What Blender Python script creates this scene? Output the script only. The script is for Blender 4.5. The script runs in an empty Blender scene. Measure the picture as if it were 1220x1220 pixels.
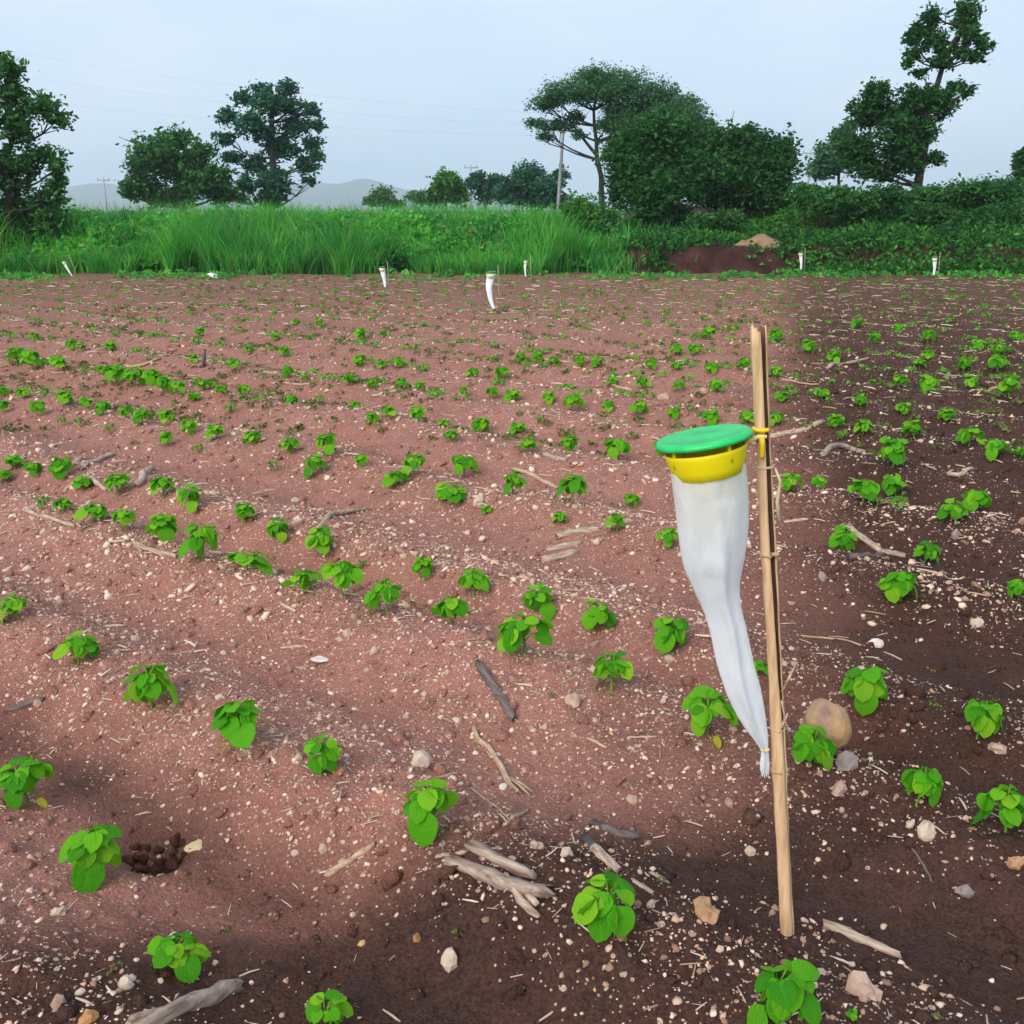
import bpy, math, random
import numpy as np
from mathutils import Vector, Matrix, Euler

# ------------------------------------------------------------------ camera, sky, sun, exposure
scene = bpy.context.scene
col = scene.collection
cam_d = bpy.data.cameras.new('camera'); cam = bpy.data.objects.new('camera', cam_d); col.objects.link(cam)
cam.location = (0, 0, 1.4)
cam.rotation_euler = (math.radians(90) - math.atan(360/1223), 0, 0)
cam_d.sensor_fit = 'HORIZONTAL'; cam_d.angle = 2*math.atan(610/1223)
cam_d.clip_start = 0.05; cam_d.clip_end = 9000
scene.camera = cam
scene.cycles.volume_bounces = 2; scene.cycles.max_bounces = 6; scene.cycles.diffuse_bounces = 3; scene.cycles.glossy_bounces = 2; scene.cycles.transparent_max_bounces = 6

SUN_EL, SUN_AZ = 34, -148          # degrees; azimuth from +Y towards +X: behind the camera, to the left
world = bpy.data.worlds.new('World'); scene.world = world; world.use_nodes = True
nt = world.node_tree; nt.nodes.clear()
def W(t, **k):
    n = nt.nodes.new(t)
    for a, b in k.items(): setattr(n, a, b)
    return n
w_out = W('ShaderNodeOutputWorld'); w_bg = W('ShaderNodeBackground')
w_sky = W('ShaderNodeTexSky', sky_type='NISHITA', sun_disc=False, sun_elevation=math.radians(SUN_EL),
          sun_rotation=math.radians(SUN_AZ), air_density=1.0, dust_density=4.0, ozone_density=1.5)
w_tc = W('ShaderNodeTexCoord'); w_map = W('ShaderNodeMapping'); w_map.inputs['Scale'].default_value = (1.0, 1.0, 3.2)
w_n = W('ShaderNodeTexNoise'); w_n.inputs['Scale'].default_value = 2.3; w_n.inputs['Detail'].default_value = 5; w_n.inputs['Roughness'].default_value = .55
w_r = W('ShaderNodeValToRGB')
w_r.color_ramp.elements[0].position = .30; w_r.color_ramp.elements[0].color = (4.3, 5.6, 7.3, 1)
w_r.color_ramp.elements[1].position = .72; w_r.color_ramp.elements[1].color = (6.0, 6.8, 7.7, 1)
w_mix = W('ShaderNodeMix', data_type='RGBA'); w_mix.inputs[0].default_value = .92
L = nt.links.new
L(w_tc.outputs['Generated'], w_map.inputs['Vector']); L(w_map.outputs[0], w_n.inputs['Vector']); L(w_n.outputs['Fac'], w_r.inputs[0])
L(w_sky.outputs[0], w_mix.inputs[6]); L(w_r.outputs[0], w_mix.inputs[7]); L(w_mix.outputs[2], w_bg.inputs['Color'])
w_bg.inputs['Strength'].default_value = 0.066
L(w_bg.outputs[0], w_out.inputs['Surface'])

sun_d = bpy.data.lights.new('sun', 'SUN'); sun = bpy.data.objects.new('sun', sun_d); col.objects.link(sun)
sun_d.energy = 1.5; sun_d.angle = math.radians(40); sun_d.color = (1.0, .93, .84)
e, a = math.radians(SUN_EL), math.radians(SUN_AZ)
sdir = Vector((math.sin(a)*math.cos(e), math.cos(a)*math.cos(e), math.sin(e)))
sun.rotation_euler = (-sdir).to_track_quat('-Z', 'Y').to_euler()
sun.location = (-5, -8, 9)

scene.view_settings.view_transform = 'Standard'; scene.view_settings.look = 'None'
scene.view_settings.exposure = 1.18; scene.view_settings.gamma = 1.0; scene.view_settings.use_curve_mapping = False

# ------------------------------------------------------------------ terrain functions
SA, CA = math.sin(math.radians(38.5)), math.cos(math.radians(38.5))
def vn(x, y, s=0.0):
    """smooth value noise in -1..1 (numpy arrays)"""
    x = np.asarray(x, float); y = np.asarray(y, float)
    xi = np.floor(x); yi = np.floor(y); fx = x - xi; fy = y - yi
    fx = fx*fx*fx*(fx*(fx*6-15)+10); fy = fy*fy*fy*(fy*(fy*6-15)+10)
    def hsh(a, b):
        v = np.sin(a*127.1 + b*311.7 + s*74.7)*43758.5453
        return v - np.floor(v)
    a = hsh(xi, yi); b = hsh(xi+1, yi); c = hsh(xi, yi+1); d = hsh(xi+1, yi+1)
    return 2*((a*(1-fx)+b*fx)*(1-fy) + (c*(1-fx)+d*fx)*fy) - 1
def sstep(a, b, x):
    t = np.clip((np.asarray(x, float)-a)/(b-a), 0, 1); return t*t*(3-2*t)
HOOF = (-0.857, 2.148)
def row_q(x, y): return np.asarray(x)*SA + np.asarray(y)*CA
ROW_Q = [.62, 1.48, 2.33, 2.82, 3.87] + [3.87+.9*k for k in range(1, 40)]
def row_phase(x, y):
    q = row_q(x, y) + 0.05*vn(np.asarray(x)*0.7, np.asarray(y)*0.7, 3)
    return np.interp(q, [-4.5]+ROW_Q, [-6]+list(range(len(ROW_Q))))
def ridge_c(x, y): return np.cos(2*math.pi*row_phase(x, y))
def soil_h(x, y):
    """height of the ploughed field: ridges along the crop rows, clods, hoof hole"""
    x = np.asarray(x, float); y = np.asarray(y, float)
    q = row_q(x, y) + 0.07*vn(x*0.7, y*0.7, 3)
    fade = 1 - 0.45*sstep(4, 14, y)
    h = 0.050*fade*ridge_c(x, y)
    h = h - 0.045*np.exp(-((q-1.19)/0.12)**2)
    rough = 0.55 + 0.45*ridge_c(x, y)
    h = h + 0.022*vn(x*1.1, y*1.1, 1) + 0.014*vn(x*3.1, y*3.1, 2)
    h = h + (0.4+0.6*rough)*(0.013*vn(x*8, y*8, 4) + 0.010*vn(x*19, y*19, 5) + 0.006*vn(x*43, y*43, 6))
    h = h + 0.016*rough*sstep(.15, .6, vn(x*5.3, y*5.3, 11))*(.6+.6*vn(x*21, y*21, 12))
    r = np.sqrt((x-HOOF[0])**2 + ((y-HOOF[1])*0.9)**2)
    h = h - 0.060*np.exp(-(r/0.085)**2) + 0.016*np.exp(-((r-0.15)/0.04)**2)
    return h
def bank_h(x, y):
    """rise of the earth bank behind the field, on the right"""
    x = np.asarray(x, float); y = np.asarray(y, float)
    edge = 23.9 + 0.35*vn(x*0.5, 3.0, 7) + 0.15*vn(x*2.1, 5.0, 8)
    a = sstep(1.7, 3.0, x)
    b = 0.62*sstep(0, 0.75, y-edge)*a
    c = sstep(6.5, 9.0, x)
    d = (0.75*sstep(0.6, 6.5, y-edge))*c + 0.18*sstep(1, 8, y-edge)*a
    return (b + d)*(1 + 0.10*vn(x*1.7, y*1.7, 9))
def ground_h(x, y):
    f = 1 - sstep(22.5, 24.5, y)
    return soil_h(x, y)*(0.15+0.85*f) + bank_h(x, y)

# ---- measured places, in metres
PLANTS = [(0.46,1.443,0.145,'n',100),(0.592,1.466,0.026,'n',18),(-0.337,1.524,0.076,'n',50),(-0.647,1.675,0.095,'n',58),(0.167,1.675,0.143,'n',88),(-0.934,1.975,0.12,'n',64),(-0.168,1.99,0.118,'n',63),(1.128,2.044,0.115,'n',60),(0.954,2.128,0.105,'n',53),(0.743,2.282,0.115,'n',55),(-0.462,2.283,0.109,'n',52),(-1.221,2.283,0.127,'n',60),(-0.697,2.382,0.157,'n',72),(0.522,2.463,0.146,'n',65),(1.25,2.475,0.113,'n',50),(-1.03,2.657,0.137,'n',57),(1.019,2.671,0.15,'n',62),(0.291,2.72,0.134,'n',55),(0.758,2.882,0.067,'n',26),(0.042,2.944,0.144,'n',55),(-1.363,2.957,0.111,'n',42),(0.508,3.076,0.128,'n',47),(0.283,3.275,0.124,'n',43),(-1.702,3.292,0.104,'n',36),(-0.213,3.306,0.131,'n',45),(-0.442,3.358,0.124,'n',42),(0.094,3.46,0.115,'n',38),(-0.619,3.492,0.122,'n',40),(1.845,3.502,0.086,'n',28),(-0.764,3.529,0.108,'n',35),(1.43,3.531,0.154,'n',50),(-0.143,3.628,0.12,'n',38),(-1.035,3.778,0.138,'l',42),(-0.352,3.785,0.099,'n',30),(-1.236,3.889,0.134,'n',40),(-0.61,3.935,0.075,'p',22),(-0.801,4.092,0.127,'n',36),(1.758,4.138,0.122,'n',34),(-1.488,4.151,0.143,'n',40),(0.676,4.198,0.108,'n',30),(-1.001,4.222,0.105,'n',29),(-1.687,4.279,0.117,'n',32),(1.454,4.302,0.134,'n',36),(-1.851,4.346,0.112,'n',30),(0.468,4.369,0.101,'n',27),(-1.199,4.407,0.102,'n',27),(1.974,4.415,0.113,'n',30),(-2.05,4.504,0.084,'n',22),(0.222,4.546,0.078,'n',20),(-2.182,4.574,0.109,'p',28),(1.797,4.584,0.133,'p',34),(1.715,4.632,0.079,'p',20),(-1.514,4.663,0.123,'n',31),(1.662,4.677,0.139,'n',35),(-0.125,4.721,0.064,'n',16),(0.288,4.764,0.138,'n',34),(-1.701,4.828,0.119,'n',29),(2.274,4.867,0.141,'n',34),(0.008,4.896,0.125,'n',30),(1.399,4.928,0.117,'n',28),(-0.306,4.942,0.143,'l',34),(0.609,5.041,0.103,'n',24),(-2.001,5.041,0.12,'n',28),(1.578,5.12,0.095,'n',22),(1.989,5.128,0.122,'n',28),(-2.249,5.209,0.097,'n',22),(-0.622,5.219,0.132,'l',30),(-0.52,5.319,0.135,'n',30),(-2.427,5.383,0.127,'n',28),(2.067,5.413,0.155,'n',34),(-2.635,5.487,0.111,'n',24),(-0.83,5.51,0.093,'n',20),(-1.098,5.517,0.13,'n',28),(-2.823,5.52,0.103,'n',22),(-2.808,5.632,0.114,'n',24),(-1.353,5.654,0.095,'p',20),(-0.273,5.669,0.144,'n',30),(-1.065,5.745,0.145,'n',30),(2.957,5.812,0.098,'n',20),(2.826,5.864,0.138,'n',28),(-1.303,5.867,0.108,'n',22),(0.094,5.892,0.119,'n',24),(0.347,5.914,0.129,'n',26),(0.637,5.97,0.14,'n',28),(0.901,5.996,0.131,'n',26),(2.764,6.072,0.137,'n',27),(-1.912,6.1,0.123,'p',24),(-1.588,6.144,0.113,'n',22),(-0.375,6.152,0.103,'n',20),(2.491,6.229,0.14,'n',27),(-1.846,6.283,0.121,'n',23),(-2.172,6.319,0.095,'n',18),(2.224,6.379,0.122,'n',23),(2.097,6.39,0.107,'p',20),(-2.071,6.452,0.118,'n',22),(-0.435,6.531,0.087,'n',16),(2.104,6.565,0.109,'n',20),(-0.913,6.608,0.099,'n',18),(-2.673,6.681,0.1,'p',18),(-0.627,6.684,0.122,'n',22),(-0.82,6.717,0.1,'n',18),(0.045,6.724,0.123,'n',22),(-2.46,6.725,0.123,'n',22),(-2.307,6.733,0.112,'n',20),(1.77,6.754,0.101,'n',18),(-0.21,6.808,0.136,'n',24),(0.181,6.811,0.102,'p',18),(1.586,6.837,0.125,'n',22),(2.96,6.898,0.126,'n',22),(-2.642,6.921,0.103,'n',18),(-2.973,6.938,0.104,'p',18),(1.368,6.942,0.139,'n',24),(-3.105,6.964,0.104,'p',18),(2.731,7.097,0.129,'n',22),(1.132,7.101,0.106,'n',18),(-2.875,7.119,0.136,'n',23),(-1.101,7.146,0.095,'n',16),(-3.382,7.215,0.12,'n',20),(0.914,7.25,0.12,'n',20),(-3.058,7.288,0.103,'n',17),(2.513,7.319,0.121,'n',20),(-3.225,7.343,0.152,'n',25),(-2.06,7.394,0.147,'p',24),(0.707,7.417,0.111,'n',18),(0.439,7.466,0.161,'n',26),(-3.743,7.466,0.099,'n',16),(-1.622,7.485,0.111,'n',18),(-1.832,7.517,0.112,'p',18),(2.31,7.576,0.125,'n',20),(2.028,7.645,0.126,'n',20),(3.741,7.655,0.164,'n',26),(-2.418,7.72,0.115,'n',18),(-1.463,7.728,0.115,'p',18),(-2.218,7.752,0.115,'n',18),(-2.034,7.754,0.128,'n',20),(0.282,7.762,0.116,'n',18),(-3.737,7.792,0.116,'n',18),(-0.858,7.89,0.097,'n',15),(0.007,7.942,0.131,'n',20),(-2.403,7.949,0.131,'n',20),(-2.609,7.95,0.144,'n',22),(-3.978,7.957,0.118,'n',18),(-0.558,7.965,0.105,'p',16),(1.592,7.98,0.132,'n',20),(-2.739,8.008,0.158,'n',24),(3.273,8.024,0.159,'n',24),(-1.113,8.053,0.093,'n',14),(-0.16,8.06,0.106,'n',16),(1.326,8.131,0.121,'n',18),(-0.393,8.209,0.108,'n',16),(-1.31,8.209,0.108,'n',16),(3.116,8.216,0.149,'n',22),(1.065,8.295,0.116,'n',17),(-0.759,8.299,0.116,'n',17),(-2.937,8.306,0.164,'n',24),(-3.09,8.347,0.179,'n',26),(3.76,8.361,0.138,'n',20),(-1.701,8.489,0.105,'p',15),(0.838,8.493,0.112,'n',16),(-3.292,8.522,0.182,'n',26),(-1.89,8.626,0.127,'n',18),(-0.328,8.693,0.114,'n',16),(2.242,8.699,0.121,'n',17),(-2.126,8.748,0.108,'p',15),(-3.524,8.752,0.108,'n',15),(2.028,8.966,0.118,'n',16),(1.737,8.976,0.132,'n',18),(-2.453,9.077,0.111,'n',15),(-4.02,9.087,0.179,'n',24),(-1.015,9.116,0.134,'n',18),(-1.168,9.147,0.112,'n',15),(-0.098,9.16,0.15,'n',20),(1.481,9.223,0.121,'n',16),(4.372,9.231,0.182,'n',24),(-4.331,9.278,0.198,'n',26),(-1.399,9.345,0.122,'n',16),(4.127,9.361,0.153,'n',20),(-1.389,9.383,0.123,'n',16),(1.269,9.389,0.131,'n',17),(-2.928,9.453,0.1,'n',13),(-4.564,9.456,0.201,'n',26),(3.785,9.528,0.14,'n',18),(3.918,9.69,0.127,'n',16),(0.637,9.723,0.127,'n',16),(0.812,9.724,0.119,'n',15),(-3.481,9.804,0.112,'p',14),(-2.195,9.92,0.113,'n',14),(0.406,9.937,0.13,'n',16),(3.114,9.944,0.146,'n',18),(0.247,10.077,0.132,'n',16),(4.774,10.087,0.165,'n',20),(0.083,10.135,0.133,'n',16),(1.812,10.188,0.166,'n',20),(1.627,10.232,0.142,'n',17),(-4.005,10.303,0.143,'n',17),(-2.629,10.306,0.109,'n',13),(2.985,10.372,0.152,'n',18),(-4.372,10.46,0.119,'n',14),(-4.524,10.581,0.121,'n',14),(4.945,10.936,0.178,'n',20),(3.908,11.124,0.145,'n',16),(2.139,11.251,0.183,'n',20),(4.545,11.292,0.165,'n',18),(-5.241,11.333,0.129,'n',14),(-2.609,11.386,0.12,'n',13),(2.912,11.405,0.167,'n',18),(5.615,11.534,0.169,'n',18),(-1.72,11.698,0.152,'n',16),(-3.629,12.023,0.127,'n',13),(4.579,12.274,0.159,'n',16),(4.236,12.761,0.165,'n',16),(-2.661,12.799,0.135,'n',13),(-2.461,13.223,0.139,'n',13)]
STICKS = [([(-0.651,1.445),(-0.593,1.51),(-0.525,1.62)],0.0168,'b','thick cut stalk with pale bark at the bottom left corner'),([(-0.099,2.919),(-0.05,2.793),(0.005,2.66)],0.0157,'d','short dark weathered stalk lying below the full seedling in mid field'),([(-0.116,2.661),(-0.046,2.514),(0.011,2.3)],0.0075,'s','thin straw coloured stalk with a split lower end'),([(0.171,2.024),(0.198,1.936),(0.229,1.884)],0.0134,'p','pale stub with a charred end behind the large front seedling'),([(0.198,2.158),(0.236,2.099),(0.293,2.105)],0.0139,'d','dark rotten piece of wood just behind the charred pale stub'),([(0.657,1.811),(0.708,1.777),(0.779,1.725)],0.0101,'p','pale stick on dark soil just right of the stake foot'),([(-0.414,1.977),(-0.367,1.985),(-0.31,1.994)],0.0085,'s','ragged pale stalk piece left of the split grey stalk'),([(-1.61,4.122),(-1.497,4.039),(-1.346,3.916)],0.0135,'p','straight peeled stick beside two seedlings on the left'),([(-2.31,4.634),(-2.127,4.489),(-1.916,4.305)],0.0111,'p','long thin pale stick near the left edge'),([(-2.345,5.439),(-2.421,5.821),(-2.456,6.168)],0.0181,'p','upper pale branch piece in the stick cluster at left'),([(-2.442,5.505),(-2.481,5.698),(-2.531,5.923)],0.0149,'p','short pale stub at the top left of the stick cluster'),([(-1.919,5.084),(-1.964,5.288),(-2.079,5.756)],0.0194,'p','bent pale stalk standing between two seedlings at left'),([(-2.37,5.234),(-2.345,5.268),(-2.314,5.298)],0.0134,'s','stalk slanting up to the right beneath the stick cluster'),([(-2.246,5.288),(-2.183,5.227),(-2.094,5.117)],0.0152,'p','stalk slanting down to the right beneath the stick cluster'),([(-1.704,5.03),(-1.618,4.806),(-1.584,4.731)],0.0101,'p','tiny pale stub leaning on a seedling at left'),([(0.204,4.406),(0.304,4.429),(0.394,4.422)],0.017,'p','uppermost of three pale stalks in mid field'),([(0.158,4.275),(0.229,4.298),(0.296,4.309)],0.0148,'p','middle one of three pale stalks in mid field'),([(0.136,4.131),(0.21,4.187),(0.277,4.222)],0.0164,'p','lowest of three pale stalks in mid field'),([(1.663,6.596),(1.844,6.603),(1.927,6.573),(2.054,6.679)],0.0194,'p','crooked pale branch right behind the stake'),([(1.755,5.653),(2.044,6.26),(2.138,6.227),(2.19,6.131)],0.018,'b','arched branch lying over a hollow right of the stake'),([(2.841,9.252),(3.214,9.82),(3.441,9.985)],0.0163,'p','thin curved twig far behind the stake'),([(3.532,7.717),(3.921,8.324),(4.093,8.413)],0.0138,'s','twig next to a seedling near the right edge'),([(1.545,4.51),(1.581,4.4),(1.615,4.275)],0.0166,'p','pale stalk slanting past a seedling right of the stake'),([(1.621,4.272),(1.658,4.251),(1.695,4.196)],0.0127,'b','brownish stalk end touching the slanting pale stalk on the right'),([(1.331,3.83),(1.399,3.853),(1.613,4.247)],0.0128,'d','dark stalk lying below the slanting pale stalk on the right'),([(0.185,5.797),(0.24,5.719),(0.305,5.681)],0.0167,'b','short brown stalk in mid field below the small rows'),([(0.01,5.674),(0.132,5.574),(0.239,5.428)],0.0138,'s','straw coloured stalk running between two seedlings in mid field'),([(2.303,5.245),(2.352,5.21),(2.539,5.453)],0.0115,'p','pale stick above the dark round seedling at right'),([(1.011,3.316),(1.138,3.3),(1.227,3.219)],0.0043,'s','long thin curved twig right of the stake middle'),([(-1.53,2.832),(-1.48,2.837),(-1.425,2.835)],0.0089,'d','dark twig on the soil at the left edge'),([(-1.08,7.835),(-0.969,7.837),(-0.864,7.893)],0.0162,'p','pale stalk in the far middle rows'),([(-2.009,8.576),(-1.825,8.475),(-1.625,8.301)],0.0137,'p','pale flat stalk in the far left rows'),([(-3.614,9.604),(-3.455,9.482),(-3.321,9.684)],0.0158,'s','bent twig beside the thick green patch at left'),([(-2.793,9.274),(-2.93,9.774),(-3.09,10.348)],0.0169,'d','short dark twig sticking up at the far left'),([(-0.839,4.177),(-0.865,4.833),(-0.718,4.956)],0.0106,'s','thin pale stalk leaning beside a seedling left of centre'),([(-0.107,2.301),(-0.02,2.128),(0.004,2.04)],0.0029,'s','fine twig above the split grey stalk'),([(-0.019,2.034),(0.004,2.104),(0.037,2.199)],0.0041,'s','short straw near the tuft above the split grey stalk'),([(-0.219,2.256),(-0.171,2.314),(-0.135,2.361)],0.0033,'s','fine straw lying left of the straw stalk'),([(-0.842,3.499),(-0.812,3.458),(-0.777,3.429)],0.0075,'p','tiny pale stick in the pale soil left of centre'),([(-0.789,3.237),(-0.745,3.234),(-0.707,3.23)],0.0057,'p','short white straw left of the white chip'),([(0.299,1.906),(0.316,1.896),(0.331,1.876)],0.0054,'p','small pale splinter right of the large front seedling'),([(0.255,1.845),(0.271,1.83),(0.291,1.811)],0.0052,'p','pale stick piece touching the large front seedling on its right'),([(-0.63,2.281),(-0.62,2.331),(-0.605,2.361)],0.0032,'s','fine curved twig right of the nodding seedling in the left row'),([(1.296,4.665),(1.352,4.655),(1.393,4.634)],0.0079,'p','pale straw just right of the stake middle'),([(2.28,8.676),(2.379,8.516),(2.53,8.428)],0.0104,'s','faint straw behind the stake in the far rows'),([(0.25,10.207),(0.37,10.051),(0.568,9.922)],0.0162,'p','pale stalk lying in the far middle rows near the traps'),([(0.779,8.62),(0.869,8.446),(0.971,8.303)],0.0137,'s','straw stalk in the far rows left of the trap lid'),([(0.91,2.677),(0.95,2.693),(0.975,2.701)],0.0037,'s','fine straw above the orange stone'),([(0.21,2.558),(0.235,2.526),(0.256,2.501)],0.0046,'s','forked straw in the soil left of the white sleeve'),([(0.323,2.531),(0.356,2.522),(0.393,2.506)],0.0034,'p','pale thin straw left of the white sleeve'),([(0.905,2.021),(0.92,1.981),(0.925,1.941)],0.0028,'d','thin root on the dark soil at lower right')]
SPLIT = [([(-0.127, 1.91), (-0.062, 1.867), (0.009, 1.79), (0.071, 1.773)], 0.0181), ([(-0.017, 1.82), (0.02, 1.753), (0.052, 1.724)], 0.0078), ([(-0.012, 1.837), (0.026, 1.777), (0.05, 1.746)], 0.007), ([(-0.087, 1.932), (-0.027, 1.889), (0.038, 1.825)], 0.0146), ([(-0.164, 1.931), (-0.127, 1.919), (-0.098, 1.923)], 0.0055)]
STONES = [(0.806,2.346,0.133,0.142,'o','large rounded orange stone beside the stake'),(0.831,2.271,0.067,0.054,'g','dull pinkish stone at the foot of the orange stone'),(0.383,1.73,0.057,0.037,'o','flat orange stone left of the stake foot'),(-0.125,1.703,0.037,0.037,'c','cream stone on the dark soil at bottom centre'),(0.982,1.903,0.044,0.04,'g','grey pebble stone alone on the dark soil at lower right'),(1.106,1.944,0.033,0.029,'o','small round orange stone at the right edge'),(0.956,2.059,0.046,0.031,'c','cream stone below the seedling right of the orange stone'),(-0.244,2.394,0.062,0.048,'c','chunky cream stone left of the straw stalk'),(0.177,2.693,0.044,0.039,'t','tan round stone below the dense seedlings in mid field'),(-0.644,3.147,0.078,0.034,'w','flat white chip in the pale soil left of centre'),(-0.758,2.144,0.061,0.028,'y','flat yellowish flake beside the hoof hole'),(-0.734,1.463,0.035,0.026,'r','orange brown stone in the bottom left corner'),(0.632,1.53,0.051,0.042,'t','tan stone right of the bottom edge seedling'),(1.19,8.012,0.093,0.073,'t','pinkish round stone in the far rows left of the trap lid'),(-0.164,4.822,0.049,0.057,'c','small cream stone at the foot of a mid field seedling'),(-0.193,1.759,0.021,0.027,'r','brick red stone chip below the split grey stalk'),(0.196,1.691,0.029,0.029,'t','tan stone at the foot of the large front seedling'),(-0.022,2.324,0.03,0.03,'w','small white stone above the split grey stalk'),(1.287,2.442,0.049,0.031,'t','tan stone beside the seedling near the right edge'),(0.928,2.085,0.027,0.027,'c','small cream stone beside the cream stone at lower right'),(0.799,2.211,0.033,0.041,'t','pale stone under the dull pinkish stone'),(0.28,1.768,0.02,0.02,'c','round cream stone touching the large front seedling'),(1.248,3.259,0.058,0.075,'w','white ragged chip at the end of the thin curved twig'),(1.644,3.364,0.041,0.036,'c','cream stone high on the right among the seedlings'),(1.943,4.288,0.044,0.037,'g','greyish stone on the right below two seedlings'),(1.198,3.725,0.039,0.039,'g','blue grey pebble right of the stake middle'),(-0.159,2.699,0.024,0.024,'c','tiny cream stone in mid field pale soil'),(-0.954,4.376,0.045,0.037,'c','cream stone beside a seedling left of centre'),(-0.949,1.825,0.028,0.025,'c','cream pebble at lower left below the arching seedling'),(-0.695,1.768,0.024,0.021,'c','cream pebble left of the single round seedling at lower left'),(-0.718,1.584,0.028,0.025,'c','pale pebble behind the thick cut stalk'),(0.055,1.93,0.029,0.025,'t','pinkish pebble right of the tuft above the split stalk'),(1.512,8.043,0.066,0.053,'t','tan pebble behind the trap in the far rows')]
STAKE = [(0.557, 1.751, -0.004), (0.522, 1.751, 0.29), (0.491, 1.751, 0.575), (0.459, 1.751, 0.838), (0.437, 1.751, 1.022), (0.417, 1.751, 1.208)]
LID = (0.33, 1.731, 1.022, 1.767)
SLEEVE = [(0.276, 0.962, 0.404, 0.986), (0.28, 0.936, 0.409, 0.957), (0.286, 0.903, 0.414, 0.918), (0.294, 0.849, 0.418, 0.863), (0.306, 0.786, 0.415, 0.809), (0.326, 0.746, 0.408, 0.754), (0.351, 0.694, 0.414, 0.713), (0.364, 0.653, 0.426, 0.673), (0.374, 0.609, 0.439, 0.626), (0.384, 0.577, 0.448, 0.591), (0.4, 0.533, 0.459, 0.559), (0.42, 0.493, 0.47, 0.519), (0.441, 0.46, 0.478, 0.478), (0.463, 0.432, 0.484, 0.446), (0.474, 0.414, 0.486, 0.418), (0.473, 0.4, 0.489, 0.402), (0.473, 0.379, 0.492, 0.381), (0.478, 0.361, 0.492, 0.363)]
FAR_TRAPS = [(-0.298, 14.8, 0.516, 'largest of the distant white insect traps, curved sleeve almost touching the soil'), (-2.374, 19.239, 0.356, 'short white insect trap left of the curved one, before the grass'), (0.278, 21.747, 0.371, 'slim pale insect trap right of the curved one at the grass edge'), (-9.537, 22.706, 0.308, 'leaning white insect trap at the far left grass edge'), (6.451, 23.636, 0.446, 'small white insect trap before the dark weeds beside the dirt mound'), (8.053, 20.123, 0.495, 'white insect trap at the far right before the shrubs')]
FALLEN = (-6.376, 22.423)
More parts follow.
